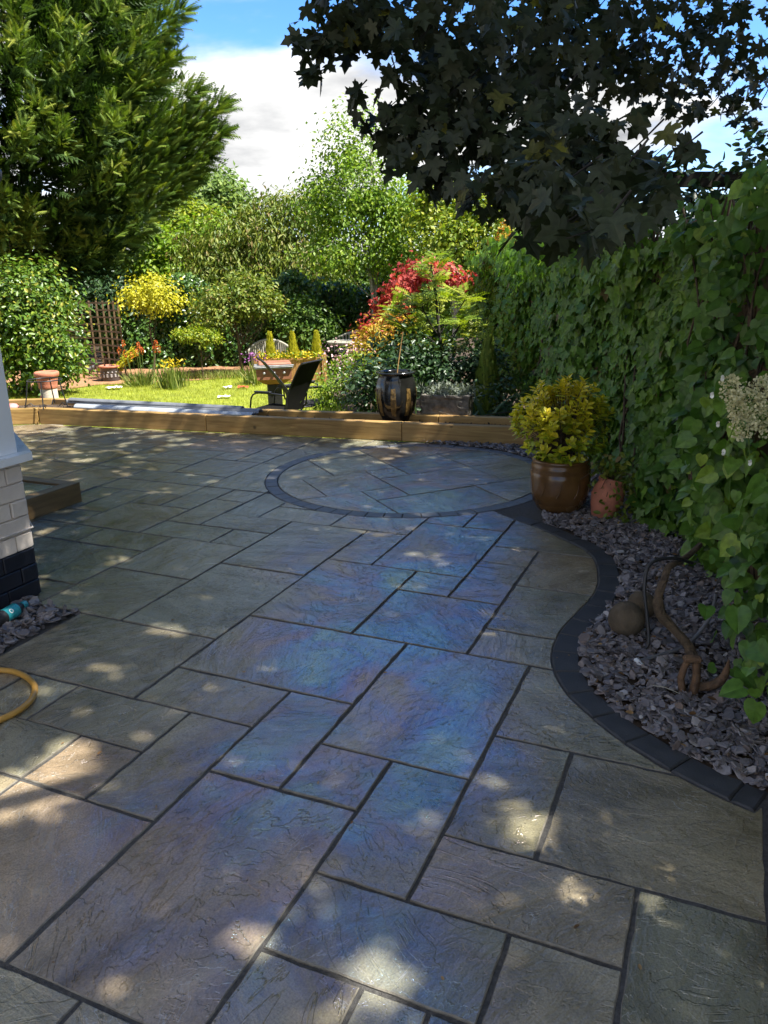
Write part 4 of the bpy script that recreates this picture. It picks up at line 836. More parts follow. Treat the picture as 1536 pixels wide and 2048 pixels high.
# black pipe loop and white tag
q = [(1283, 1315, .02), (1296, 1290, .09), (1294, 1235, .19), (1288, 1190, .26)]
pts = [at(1283, 1318, 3.30), at(1297, 1285, 3.32), at(1294, 1230, 3.36), at(1289, 1175, 3.4), at(1300, 1128, 3.45), at(1345, 1116, 3.5), at(1385, 1126, 3.55)]
pts[0][2] = .02
pts2 = [gnd(1280, 1322, .025), gnd(1310, 1313, .03), gnd(1360, 1297, .035), gnd(1385, 1280, .06), at(1410, 1250, 3.38), at(1424, 1225, 3.42), at(1432, 1190, 3.5)]
ph = empty('irrigation_pipe', (*pts[0][:2], 0), 'black irrigation pipe looping round the climber stem with white end', 'pipe'); pc = np.array([*pts[0][:2], 0])
MB().tube([tuple(a-pc) for a in smooth_pts(pts, 5)], .0085, 8).build('pipe_run', 'black_rubber', ph); MB().tube([tuple(a-pc) for a in smooth_pts(pts2, 5)], .009, 8).build('pipe_run', 'grey_pipe', ph)
MB().tube([tuple(gnd(1272, 1320, .022)-pc), tuple(gnd(1284, 1332, .022)-pc)], .012, 8).build('pipe_end', 'white_plastic', ph)
# climber stem (bark) emerging from slate
pts = [gnd(1392, 1345, 0), at(1383, 1310, 3.24), at(1372, 1285, 3.28), at(1345, 1255, 3.34), at(1322, 1228, 3.38), at(1317, 1195, 3.40), at(1328, 1160, 3.44), at(1340, 1132, 3.5), at(1368, 1118, 3.6), at(1400, 1090, 3.75)]
STEM = pts
# timber edging at the right limit
plank_between('timber_edging', grid(5.35, REDGE+.30), grid(-6, REDGE+.30), .07, .16, -.05, 'dark_sleeper_wood', None); o = bpy.data.objects['timber_edging']; tag(o, 'dark timber edging board along the right side of the paving', 'edging')
n = 170; Pq = field(slate_poly, 900)[:n]; n = len(Pq); o = leaves('leaf_litter', T_OVAL, np.c_[Pq, .03+.015*rng.random(n)], rvec(n)*np.array([1, 1, .2]), rvec(n)*.5+np.array([0, 0, 1.]), .015+.025*rng.random(n), 'dry_leaf'); tag(o, 'scattered dry brown leaf litter on the slate chippings', 'leaf litter')
Pq = field([tuple(grid(u, w)) for u, w in ((-1, 1), (-1, -9), (14, -14), (14, -3))], 160); n = len(Pq); o = leaves('fallen_leaves', T_OVAL, np.c_[Pq, .006+.003*rng.random(n)], rvec(n)*np.array([1, 1, .1]), rvec(n)*.25+np.array([0, 0, 1.]), .006+.016*rng.random(n)**2, 'dry_leaf'); tag(o, 'specks of dry leaf scattered over the paving', 'leaf litter')
# leaf litter and twigs on the slate
for k, (x, y, lab) in enumerate(((1300, 1370, 'pale dry twig lying on slate beside the rusty bracket'), (1360, 1430, 'thin brown twig lying on slate below the rusty bracket'))):
    a = gnd(x, y, .035); o = MB().tube([(0, 0, 0), (.05, -.03, .006), (.10, -.075, .0)], [.003, .0025, .0015], 5).build('twig', 'grey_wood' if k == 0 else 'bark', None, tuple(a)); tag(o, lab, 'twig')

# ================================================================== BEYOND THE BED
# sling garden chairs on the lawn
def chair(name, x, y, rz, lab, backmat, tilt):
    c = empty(name, (x, y, LZ), lab, 'chair', 'black sling chairs on the lawn', rz)      # local +y is where the sitter faces
    hb = .42
    bk = [(0, -.22, hb-.03), (0, -.30, hb+.2), (0, -.22-.30*tilt-.15, hb+.55), (0, -.24-.34*tilt-.18, hb+.62)]
    for sx in (-.255, .255): MB().tube(smooth_pts([(sx, .26, hb-.02)]+[(sx, b_[1], b_[2]) for b_ in bk], 4), .012, 7).build('side_rail', 'black_metal', c)
    MB().tube([(-.255, bk[-1][1], bk[-1][2]), (.255, bk[-1][1], bk[-1][2])], .012, 7).build('top_rail', 'black_metal', c)
    mb = MB(); vs = []; pth = smooth_pts([(0, b_[1], b_[2]) for b_ in bk], 5)
    for q in pth: vs += [(-.245, q[1], q[2]), (0, q[1]-.015, q[2]-.004), (.245, q[1], q[2])]
    k = len(pth); mb.add(vs + [(v[0], v[1]-.006, v[2]-.003) for v in vs], [(i*3+j, i*3+j+1, i*3+j+4, i*3+j+3) for i in range(k-1) for j in range(2)] + [tuple(3*k+a for a in (i*3+j+3, i*3+j+4, i*3+j+1, i*3+j)) for i in range(k-1) for j in range(2)], True); mb.build('backrest', backmat, c)
    MB().box((0, .02, hb-.03), (.48, .5, .012), rx=R(4)).build('seat', backmat, c)
    for sx in (-.29, .29):
        af_ = MB().tube(smooth_pts([(sx, .30, 0), (sx, .28, .4), (sx, .22, .61), (sx, 0, .64), (sx*.95, -.26, .62)], 4), .012, 7).build('arm_frame', 'black_metal', c)
        MB().tube([(sx*.9, .1, hb-.03), (sx, -.28, .0)], .012, 7).build('leg', 'black_metal', c)
        MB().box((sx, .06, .655), (.05, .26, .02), bev=.006).build('armrest', 'black_metal', af_)
    return c
p = at(622, 790, 10.6); chair('garden_chair', p[0]-.44, 10.62, R(64), 'black sling garden chair nearer the border, seen from behind', 'black_mesh', .40)
p = at(556, 790, 11.2); chair('garden_chair', p[0]+.42, 11.05, R(-74), 'grey sling garden chair tipped back beside the brown barbecue', 'grey_mesh', .62)
# pedestal barbecue
p = at(548, 760, 12.1); bq = empty('barbecue', (p[0], 12.1, LZ), 'brown box barbecue on a black pedestal behind the garden chairs', 'barbecue', rz=R(10))
MB().box((0, 0, .27), (.22, .22, .54), bev=.01).build('pedestal', 'black_metal', bq)
mb = MB(); vs = []
for hw, hd, z in ((.14, .12, .54), (.26, .2, .62), (.27, .21, .78)): vs += [(-hw, -hd, z), (hw, -hd, z), (hw, hd, z), (-hw, hd, z)]
mb.add(vs, [(r_*4+i, r_*4+(i+1) % 4, (r_+1)*4+(i+1) % 4, (r_+1)*4+i) for r_ in (0, 1) for i in range(4)] + [(3, 2, 1, 0), (8, 9, 10, 11)]); mb.build('fire_box', 'brown_metal', bq)
MB().box((0, 0, .80), (.58, .46, .035), bev=.008).build('rim', 'grey_metal', bq); MB().tube([(-.3, -.25, .83), (.3, -.25, .83)], .012, 8).build('handle', 'grey_metal', bq)
MB().box((.02, .0, .845), (.5, .4, .05), bev=.02).build('grill_lid', 'brown_metal', bq)
for k in range(3): MB().lathe([(.02, 0), (.02, .02), (.012, .025)], 12).build('knob', 'grey_metal', bq, (-.15+.15*k, -.215, .72), (R(90), 0, 0))
# wooden planter with three dwarf conifers
pa, pb = at(513, 752, 16.2), at(648, 748, 16.2); W_ = np.linalg.norm(pb-pa); pl = empty('wooden_planter', ((pa[0]+pb[0])/2, 16.4, LZ), 'orange wooden planter trough of vertical boards at the lawn end', 'planter')
H_ = .5
for k in range(22): MB().box((-W_/2+.06+(W_-.12)*(k+.5)/22, -.2, H_/2+.02), ((W_-.12)/22-.004, .02, H_-.06), bev=.003).build('board', 'planter_wood', pl)
for k in range(5):
    for sx in (-1, 1): MB().box((sx*(W_/2-.02), -.14+.07*k, H_/2+.02), (.02, .066, H_-.06), bev=.003).build('board', 'planter_wood', pl)
for sx in (-1, 1):
    for sy in (-.2, .18): MB().box((sx*W_/2, sy, H_/2+.015), (.07, .07, H_+.03), bev=.005).build('post', 'planter_wood', pl)
MB().box((0, -.2, .04), (W_-.07, .035, .05), bev=.004).build('rail', 'planter_wood', pl); MB().box((0, -.205, H_-.02), (W_-.07, .045, .05), bev=.004).build('rail', 'planter_wood', pl)
MB().box((0, .17, H_/2), (W_-.07, .02, H_), bev=.003).build('back_board', 'planter_wood', pl); MB().box((0, -.01, H_-.06), (W_-.08, .34, .03)).build('planter_soil', 'soil', pl)
for i, (px_, lab) in enumerate(((541, 'leftmost of three golden dwarf conifers in the wooden planter'), (586, 'middle of three golden dwarf conifers in the wooden planter'), (634, 'rightmost of three golden dwarf conifers in the wooden planter'))):
    q = at(px_, 700, 16.38); o = empty('dwarf_conifer', (q[0], 16.38, LZ+H_-.04), lab, 'conifer', 'golden dwarf conifers'); n = 700; hz = rng.random(n)**.8*.5; rr = (.085*(1-(hz/.52)**1.6)+.006)*(.75+.35*rng.random(n)); aa_ = rng.random(n)*6.283
    P_ = np.c_[rr*np.cos(aa_), rr*np.sin(aa_), hz]; D_ = np.c_[np.cos(aa_)*.5, np.sin(aa_)*.5, np.full(n, 1.)]; leaves('crown', T_SPRAY, P_, D_, np.c_[np.cos(aa_), np.sin(aa_), np.zeros(n)]+rvec(n)*.4, .07+.04*rng.random(n), 'gold_leaf', o); MB().tube([(0, 0, -.02), (0, 0, .3)], .01, 6).build('trunk', 'bark', o)
n = 1500; P_ = np.c_[(rng.random(n)-.5)*W_*.98, (rng.random(n)-.5)*.4-.03, H_-.03+.12*rng.random(n)**2]; o = empty('planter_flowers', ((pa[0]+pb[0])/2, 16.4, LZ), 'low yellow flowers and leaves filling the wooden planter', 'flowers')
leaves('leaves', T_SIMPLE, P_[:900], rvec(900)+np.array([0, -.2, .6]), rvec(900)+np.array([0, -.3, .6]), .07, 'lime_leaf', o); leaves('petals', T_SIMPLE, P_[900:]+np.array([0, -.02, .03]), rvec(600)+np.array([0, -.4, .4]), rvec(600)+np.array([0, -.6, .6]), .055, 'yellow_petal', o)
# round table and curved bench
p = at(694, 686, 17.3); tb = empty('round_table', (p[0]+.06, 17.3, LZ), 'pale round wooden garden table half hidden by shrubs', 'table')
for k in range(9):
    x0 = -.5+1.0*k/9+.004; x1 = -.5+1.0*(k+1)/9-.004; pts = [(x, math.sqrt(max(0, .25-x*x))) for x in np.linspace(x0, x1, 4)]; poly = [(x, y, .70) for x, y in pts]+[(x, -y, .70) for x, y in pts[::-1]]; q = len(poly)
    MB().add(poly+[(a, b_, .73) for a, b_, _ in poly], [tuple(range(q))[::-1], tuple(range(q, 2*q))]+[(i, (i+1) % q, (i+1) % q+q, i+q) for i in range(q)]).build('top_slat', 'grey_wood', tb)
MB().lathe([(.47, .66), (.47, .699)], 28).build('apron', 'grey_wood', tb); MB().lathe([(.06, 0), (.05, .3), (.045, .6), (.09, .66)], 16).build('pedestal', 'grey_wood', tb)
for k in range(4): MB().box((0, 0, 0), (.32, .06, .05), bev=.005).build('foot', 'grey_wood', tb, (.18*math.cos(k*1.57+.4), .18*math.sin(k*1.57+.4), .03), (0, 0, k*1.57+.4))
def bench(x, y, rz, lab, Rr=.95, span=1.5, hs_=1.0):
    b_ = empty('curved_bench', (x, y, LZ), lab, 'bench', 'curved slatted garden benches', rz)      # local centre of curvature at origin, arc on +y
    ang = np.linspace(math.pi/2-span/2, math.pi/2+span/2, 15)
    for rr, nm in ((Rr, 'seat_slat'), (Rr-.1, 'seat_slat'), (Rr-.2, 'seat_slat')):
        vs = []; 
        for a in ang: vs += [(r_*math.cos(a), r_*math.sin(a), z) for r_ in (rr-.04, rr+.04) for z in (.42, .445)]
        MB().add(vs, [f for i in range(14) for f in ((4*i+1, 4*i+5, 4*i+7, 4*i+3), (4*i, 4*i+2, 4*i+6, 4*i+4), (4*i, 4*i+4, 4*i+5, 4*i+1), (4*i+2, 4*i+3, 4*i+7, 4*i+6))]).build(nm, 'grey_wood', b_)
    MB().tube([((Rr+.1)*math.cos(a), (Rr+.1)*math.sin(a), .86*hs_-.22*abs((a-math.pi/2)/(span/2))**2) for a in ang], .028, 6).build('top_rail', 'grey_wood', b_)
    for a in np.linspace(ang[0], ang[-1], 22): zt_ = .85*hs_-.22*abs((a-math.pi/2)/(span/2))**2; MB().box((0, 0, 0), (.012, .03, zt_-.45), bev=.002).build('back_slat', 'grey_wood', b_, ((Rr+.08)*math.cos(a), (Rr+.08)*math.sin(a), (zt_+.45)/2), (0, 0, a))
    for a in (ang[1], ang[7], ang[13]):
        for rr in (Rr-.2, Rr+.05): MB().box((0, 0, .21), (.05, .05, .42)).build('leg', 'grey_wood', b_, (rr*math.cos(a), rr*math.sin(a), 0))
p = at(705, 690, 17.9); bench(p[0]+.1, 17.35, R(-8), 'curved slatted wooden bench behind the round table')
p = at(545, 690, 17.6); bench(p[0]+.05, 17.3, R(16), 'curved wooden bench behind the planter conifers', .62, 1.5, .86)

# lattice trellis, curved
p0 = at(138, 700, 18.6); p1 = at(246, 700, 17.6); trl = empty('trellis', (p0[0], 18.6, LZ), 'curved brown lattice trellis screen behind the laurel', 'trellis')
def trp(s_):
    a = p0[:2] + (p1[:2]-p0[:2])*s_; nrmv = nrm(np.array([[-(p1-p0)[1], (p1-p0)[0]]]))[0]; return a + nrmv*.18*math.sin(math.pi*s_) - p0[:2]*np.array([1, 0]) - np.array([0, 18.6])
for k in range(9):
    s_ = k/8; a = trp(s_); MB().box((0, 0, .83), (.035, .014, 1.66)).build('upright_slat', 'trellis_wood', trl, (a[0], a[1], 0))
for k in range(11):
    z = .06+.155*k; vs = []; ks = 9
    for i in range(ks): a = trp(i/(ks-1)); vs += [(a[0], a[1]-.022+dy_, z+dz_) for dy_ in (-.007, .007) for dz_ in (-.018, .018)]
    MB().add(vs, [f for i in range(ks-1) for f in ((4*i, 4*i+4, 4*i+5, 4*i+1), (4*i+2, 4*i+3, 4*i+7, 4*i+6), (4*i+1, 4*i+5, 4*i+7, 4*i+3), (4*i, 4*i+2, 4*i+6, 4*i+4))] + [(0, 1, 3, 2), (4*ks-4, 4*ks-2, 4*ks-1, 4*ks-3)]).build('cross_slat', 'trellis_wood', trl)
# dark relief bowl
p = gnd(217, 764, LZ); bw = empty('relief_bowl', (p[0], p[1]+.18, LZ+.01), 'low dark glazed pot with pale relief pattern on mulch', 'plant pot')
MB().lathe([(.19, 0), (.2, .02), (.205, .2), (.215, .27), (.225, .29), (.22, .31), (.19, .305), (.18, .25)], 32).build('pot_body', 'bowl_glaze', bw); MB().lathe([(.222, .285), (.236, .295), (.235, .325), (.205, .33), (.19, .30)], 32, caps=False).build('rim', 'terracotta', bw)
for k in range(7):
    a = R(-90+24*(k-3)); MB().box((0, 0, 0), (.04, .012, .07), bev=.005).build('relief', 'bowl_relief', bw, (.208*math.cos(a), .208*math.sin(a), .12), (0, 0, a+math.pi/2)); MB().lathe([(.001, -.005), (.022, 0), (.001, .008)], 8).build('relief', 'bowl_relief', bw, (.21*math.cos(a+.1), .21*math.sin(a+.1), .19), (R(90), 0, a+math.pi/2))
o = empty('yellow_plant', (p[0]+.12, p[1]+.2, LZ+.25), 'golden leaning foliage spilling from the dark relief pot', 'plant'); n = 500; t_ = rng.random(n); P_ = np.c_[t_*.42+rng.normal(size=n)*.03, rng.normal(size=n)*.06, t_*.36+rng.normal(size=n)*.05]; leaves('foliage', T_NARROW, P_, np.array([1, 0, .6])+rvec(n)*.5, np.array([-.3, -.5, .6])+rvec(n)*.4, .09, 'gold_leaf', o)
# wood pigeon
p = gnd(185, 752, LZ); bd = empty('pigeon', (p[0], p[1], LZ+.01), 'small grey pigeon standing on the mulch beside the laurel', 'bird', rz=R(-20))
pr_ = [(-.20, .10, .012, .008), (-.12, .125, .035, .02), (-.04, .15, .06, .055), (.04, .165, .062, .065), (.09, .195, .045, .05), (.115, .235, .028, .03), (.13, .265, .026, .027), (.155, .268, .018, .018), (.18, .262, .004, .004)]
vs = []; kk = 12
for x, z, ry_, rz_ in pr_: vs += [(x, ry_*math.cos(t_), z+rz_*math.sin(t_)) for t_ in np.linspace(0, 2*math.pi, kk, endpoint=False)]
MB().add(vs, [(i*kk+j, i*kk+(j+1) % kk, (i+1)*kk+(j+1) % kk, (i+1)*kk+j) for i in range(len(pr_)-1) for j in range(kk)], True).build('body', 'bird_grey', bd)
for sy in (-.025, .025): MB().tube([(.01, sy, .12), (.005, sy, .0), (.035, sy, .0)], .004, 5).build('leg', 'pink_plastic', bd)
# scraps on the lawn
def scrap(px_, py_, m, lab, s_=.09, k=1.0, nm='cloth_scrap'):
    p = gnd(px_, py_, LZ); mb = MB(); nn = 9; V_ = []
    for i in range(nn):
        for j in range(nn): x = (i/(nn-1)-.5)*2*s_; y = (j/(nn-1)-.5)*1.3*s_; V_.append((x*k, y, .045+.035*mnoise.noise(Vector((x*22+px_, y*22, 0)))))
    mb.add(V_+[(a, b_, c_-.012) for a, b_, c_ in V_], [f for i in range(nn-1) for j in range(nn-1) for f in ((i*nn+j, (i+1)*nn+j, (i+1)*nn+j+1, i*nn+j+1),)], True); o = mb.build(nm, m, None, tuple(p)); tag(o, lab, 'cloth')
scrap(228, 779, 'white_cloth', 'white crumpled scrap on the grass by the mulch edge', .12, 1.3); scrap(455, 778, 'white_cloth', 'white crumpled scrap in the middle of the lawn', .09); scrap(486, 778, 'red_cloth', 'orange red scrap lying on the lawn', .09, 1.2); scrap(448, 797, 'white_cloth', 'flat pale scrap on the grass nearest the bed', .09, 1.2)

# ================================================================== FENCE AND CLIMBERS
FX = 2.06
fence = empty('board_fence', (FX, 6, 0), 'brown closeboard timber fence mostly buried under climbers', 'fence')
fb = MB().box((0, 0, 0), (1.95, .118, .016), bev=.003).mesh('board')
for k in range(112):
    y = 1.2 + .125*k - 6
    o = link('board', fb, 'fence_wood', fence, (-.0+(.008 if k % 2 else 0), y, .975+rng.normal()*.006), (0, R(-90), 0))
for z in (.3, .95, 1.6): MB().box((.05, 1.2, z), (.06, 14.2, .08)).build('rail', 'fence_wood', fence)
for k in range(7): MB().box((.10, -4.6+2.1*k, 1.0), (.1, .1, 2.1)).build('post', 'fence_wood', fence)
# shape of the green wall: bulge in front of the boards (metres) and its top
def bulge(Y, Z):
    b = .17 + .09*np.sin(Y*1.7+Z*1.3) + .07*np.sin(Y*3.9-Z*2.3+1) + .05*np.sin(Y*7.3+Z*5.1)
    b = b + .16*np.exp(-((Y-3.3)/1.0)**2)*np.exp(-((Z-.75)/.75)**2) + .52*np.clip((3.45-Y)/.4, 0, 1)*np.exp(-((Z-.3)/.6)**2) + .18*np.clip((Z-1.5)/.7, 0, 1)
    b = b - .20*np.exp(-((Y-3.55)/.28)**2)*np.exp(-((Z-.28)/.17)**2) - .2*np.exp(-((Y-4.75)/.35)**2)*np.exp(-((Z-.15)/.2)**2)
    return np.maximum(b, .03)
def topz(Y): return 2.08 + .10*np.sin(Y*2.1) + .06*np.sin(Y*5.3+1) + .08*np.sin(Y*9.7)
def wall_leaves(n, ylo, yhi, zlo=.03):
    Y = ylo + (yhi-ylo)*rng.random(n); Z = zlo + (topz(Y)-zlo)*rng.random(n)**.92; dep = rng.random(n)**.5*(.75+.4*rng.random(n)); X = FX-.02 - bulge(Y, Z)*dep
    return np.c_[X, Y, Z]
ivy = empty('ivy', (FX, 9.5, 0), 'dark green ivy wall covering the far length of the fence', 'ivy'); ic = np.array([FX, 9.5, 0])
P_ = wall_leaves(15500, 4.6, 15.0); keep = (P_[:, 1] > 5.4) | (rng.random(len(P_)) < (P_[:, 1]-4.6)/.8); P_ = P_[keep]; n = len(P_)
Nn = nrm(np.array([-1, -.35, .35]) + rvec(n)*.55); D_ = nrm(np.array([-.25, -.1, -1.]) + rvec(n)*.55); S_ = .075+.045*rng.random(n)
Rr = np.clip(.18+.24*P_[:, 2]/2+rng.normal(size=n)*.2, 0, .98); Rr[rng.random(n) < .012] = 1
dist = np.linalg.norm(P_-CP, axis=1)/S_; hid = (FX-P_[:, 0] < bulge(P_[:, 1], P_[:, 2])*.7)*1e3
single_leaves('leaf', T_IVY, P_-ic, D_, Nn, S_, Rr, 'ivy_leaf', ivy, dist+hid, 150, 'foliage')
mb = MB()
for k in range(26):
    y = 4.8+random.random()*9.5-9.5; pts = [(-.05, y, 0)]; 
    for j in range(5): pts.append((-.06-.05*random.random(), pts[-1][1]+rng.normal()*.18, .4*(j+1)))
    mb.tube(smooth_pts(pts, 3), .011, 5, caps=False)
mb.build('stems', 'bark', ivy)['kind'] = 'stuff'
hy = empty('climbing_hydrangea', (1.75, 3.3, 0), 'broad leaved climbing hydrangea with cream flower heads on the near fence', 'climber'); hc = np.array([1.75, 3.3, 0])
P_ = wall_leaves(5200, 1.0, 5.6, .03); keep = (P_[:, 1] < 4.7) | (rng.random(len(P_)) < (5.6-P_[:, 1])/.9); P_ = P_[keep]
low = (P_[:, 2] < .36) & (P_[:, 1] > 3.3) & (P_[:, 1] < 4.0) & (rng.random(len(P_)) < .8); P_ = P_[~low]; n = len(P_)
Nn = nrm(np.array([-.8, -.45, .55]) + rvec(n)*.8); D_ = nrm(np.array([-.35, -.25, -.7]) + rvec(n)*.75); S_ = .04+.075*rng.random(n)**1.2
Rr = np.clip(.35+.2*np.sin(P_[:, 1]*3+P_[:, 2]*4)+rng.normal(size=n)*.22, 0, .97); Rr[rng.random(n) < .03] = 1
px_ = np.array([pix(p)[:2] for p in P_]); off = ((px_[:, 0] > 1560) | (px_[:, 1] < -20))*1e4
dist = np.linalg.norm(P_-CP, axis=1)/S_ + (FX-P_[:, 0] < bulge(P_[:, 1], P_[:, 2])*.7)*1e3 + off
single_leaves('leaf', T_HEART, P_-hc, D_, Nn, S_, Rr, 'hydrangea_leaf', hy, dist, 300, 'foliage')
sp_ = smooth_pts(STEM, 10); mb = MB().tube([tuple(np.array(a)-hc) for a in sp_], list(np.interp(np.linspace(0, 1, len(sp_)), [0, .12, .3, .45, .6, 1], [.036, .024, .021, .026, .019, .014])), 16)
for q_ in range(len(mb.v)): ring_ = q_//16; ph_ = q_ % 16; c_ = np.array(sp_[min(ring_, len(sp_)-1)])-hc; d_ = np.array(mb.v[q_])-c_; mb.v[q_] = tuple(c_+d_*(1+.22*mnoise.noise(Vector((ph_*1.3, ring_*.16, 0)))+.12*mnoise.noise(Vector((ph_*2.9, ring_*.5, 7)))))
mb.sm = [False]*len(mb.sm); mb.build('stem', 'bark', hy)
mb = MB()
for k in range(22):
    y = 1.6+random.random()*3-3.3; pts = [(.22, y, .1)]
    for j in range(5): pts.append((.16-.06*random.random(), pts[-1][1]+rng.normal()*.16, .1+.4*(j+1)))
    mb.tube(smooth_pts(pts, 3), .007, 5, caps=False)
mb.build('twigs', 'bark', hy)['kind'] = 'stuff'
for cx_, cy_, rr in ((1462, 775, .05), (1500, 800, .065), (1485, 850, .055), (1525, 840, .06), (1525, 780, .05), (1475, 815, .05)):
    c_ = at(cx_, cy_, 2.66)-hc; n = 260; q = rvec(n)*rr*np.array([.7, 1.1, 1.0])*(.3+.7*rng.random((n, 1))); leaves('flower_head', T_ROUND, c_+q, nrm(q)+rvec(n)*.4, rvec(n)+np.array([-.5, -.6, .4]), .006+.005*rng.random(n), 'cream_floret', hy)
for cx_, cy_ in ((1445, 757), (1424, 790), (1436, 848), (1447, 905), (1500, 925)):
    c_ = at(cx_, cy_, 2.62)-hc; MB().tube([tuple(c_), tuple((c_+at(1490, 815, 2.7)-hc)/2+np.array([0, 0, .02])), tuple(at(1490, 815, 2.7)-hc)], .0018, 4).build('flower_stalk', 'lime_leaf', hy); k = 4; a_ = np.arange(k)*1.57+random.random(); leaves('bract', T_ROUND, np.tile(c_, (k, 1)), np.c_[np.cos(a_)*.3, np.cos(a_), np.sin(a_)], np.tile([-.6, -.8, .2], (k, 1))+rvec(k)*.3, .013, 'white_petal', hy)

# neighbour's pergola beam beyond the fence
pg = empty('pergola', (*at(1400, 362, 7.2)[:2], 0), 'dark timber pergola beam showing above the fence', 'pergola')
z_ = at(1400, 362, 7.2)[2]; MB().box((0, 0, 0), (2.5, .07, .12), ry=R(1)).build('beam', 'dark_bark', pg, (.7, 0, z_)); MB().box((0, 0, 0), (.1, .1, z_), bev=.004).build('post', 'dark_bark', pg, (1.75, 0, z_/2))
tree('vine', 'dark leafy vine hanging below the pergola beam', (at(1400, 362, 7.2)[0], 7.3, 0), [(*at(1400, 410, 7.3), 1.4, .25, .32), (*at(1320, 420, 7.3), .8, .25, .4), (*at(1500, 330, 7.0), .25, .2, .35)], 110, 14, .09, .085, 'dark_shrub_leaf', T_OVAL, trunk=('dark_bark', .03, None), nl=14, cat='climber')

# ================================================================== MAPLE
mt = empty('maple_tree', (4.6, 3.4, LZ), 'dark leaved maple overhanging the terrace from the right', 'tree'); mc = np.array([4.6, 3.4, LZ])
vis = [(665, 35, 4.4, .17, 26), (640, 85, 4.4, .12, 16), (626, 140, 4.4, .05, 5), (700, 20, 4.4, .2, 30), (700, 80, 4.5, .13, 16), (745, 40, 4.6, .22, 32), (795, 15, 4.5, .26, 40), (855, 50, 4.2, .3, 56), (885, 120, 4.4, .26, 46), (720, 175, 4.6, .05, 4), (755, 235, 4.8, .11, 12), (795, 205, 4.8, .12, 14), (835, 255, 4.7, .2, 34), (795, 285, 4.8, .12, 14), (845, 318, 4.6, .18, 28), (875, 355, 4.5, .12, 14), (900, 210, 4.4, .28, 56), (915, 305, 4.3, .26, 50), (960, 210, 4.6, .4, 96), (1000, 90, 4.8, .5, 130), (935, 385, 3.6, .10, 8), (1000, 350, 4.0, .22, 34), (1050, 260, 4.4, .35, 80), (1060, 150, 5.2, .42, 96), (1090, 40, 5.2, .45, 110), (1060, 380, 3.7, .22, 34),
       (1180, 100, 5.6, .45, 80), (1200, 20, 5.4, .5, 90), (1150, 190, 5.6, .35, 45), (1290, 50, 5.6, .5, 90), (1280, 140, 6.0, .36, 46), (1340, 190, 6.2, .24, 24), (1390, 90, 5.8, .5, 80), (1480, 60, 5.6, .5, 80), (1470, 150, 6.2, .36, 46), (1500, 200, 6.3, .25, 22), (1420, 200, 6.3, .22, 18),
       (1090, 320, 3.6, .25, 44), (1150, 300, 3.8, .2, 26), (1200, 300, 3.6, .22, 30), (1260, 310, 3.5, .18, 22), (1120, 400, 3.0, .2, 34), (1200, 380, 3.0, .22, 36), (1280, 370, 3.0, .15, 10), (1330, 295, 3.4, .1, 5), (1385, 285, 3.3, .05, 3), (1150, 440, 2.7, .12, 14), (1215, 430, 2.45, .09, 8), (1080, 440, 3.2, .12, 10), (1290, 420, 3.2, .10, 5)]
LP, LD, LN, LS, LR, TG = [], [], [], [], [], []
for x, y, Yd, rr, k in vis:
    c_ = at(x, y, Yd); TG.append(c_); k = int(k*(1.05 if x > 1100 and y < 230 else 1.08))
    q = c_ + rvec(k)*(rng.random((k, 1))**.4)*rr*np.array([1.15, 1.1, .8]); LP.append(q)
    LN.append(nrm(np.array([0, -.45, .75])+rvec(k)*.65)); LD.append(nrm(np.array([-.15, -.15, -.75])+rvec(k)*.75)); LS.append((.06 if x > 1100 and y < 230 else .068)+.052*rng.random(k)); LR.append(np.where(rng.random(k) < .02, 1., np.clip(.4+rng.normal(size=k)*.22, 0, .9)))
LP, LD, LN, LS, LR = (np.concatenate(a) for a in (LP, LD, LN, LS, LR))
# whole crown above and to the right: everything the picture frame does not reach
n = 14000; E_ = np.array([[1.9, 3.1, 6.3, 4.0, 4.6, 1.5], [4.4, 3.6, 6.8, 3.6, 4.8, 2.6], [1.2, 4.9, 6.6, 3.2, 3.5, 1.2], [4.2, 1.0, 6.4, 3.4, 3.0, 2.2]]); ix = rng.choice(4, n, p=[.38, .3, .2, .12])
rr = (.35+.65*rng.random(n)**.5)[:, None]; Pc = E_[ix, :3]+rvec(n)*E_[ix, 3:]*rr
cl = E_[rng.choice(4, 420, p=[.38, .3, .2, .12])]; clc = cl[:, :3]+rvec(420)*cl[:, 3:]*(.4+.6*rng.random((420, 1))); kk = rng.integers(0, 420, n); Pc = np.where((rng.random(n) < .72)[:, None], clc[kk]+rng.normal(size=(n, 3))*np.array([.42, .42, .22]), Pc)
v = Pc-CP; zc = v@CF; xx = 768+FPX*(v@CR)/np.maximum(zc, .01); yy = 1024-FPX*(v@CU)/np.maximum(zc, .01)
inside = (zc > 0) & (xx > -60) & (xx < 1596) & (yy > -70)
# unseen crown leaves shading these quads are cut to let sun streaks through
sh = Pc[:, :2] - SUNV[:2]/SUNV[2]*Pc[:, 2:3]; slot = np.zeros(n, bool)
for quad in (((150, 1466), (208, 1482), (105, 1632), (-40, 1665), (-60, 1625)), ((728, 835), (770, 836), (745, 895), (715, 893))):
    qp = [tuple(gnd(*q)[:2]) for q in quad]; 
    for dx_, dy_ in ((0, 0), (.07, 0), (-.07, 0), (0, .07), (0, -.07)): slot |= inpoly(sh+np.array([dx_, dy_]), qp)
inside |= slot
Pc = Pc[~inside & (Pc[:, 2] > 2.6) & (Pc[:, 1] < 8.6)]; n = len(Pc)
leaves('crown', T_MAPLE_LO, Pc, nrm(rvec(n)+np.array([0, 0, -.3])), nrm(rvec(n)*.6+np.array([.1, 0, .9])), .13+.08*rng.random(n), 'maple_fill_leaf', mt, origin=mc)
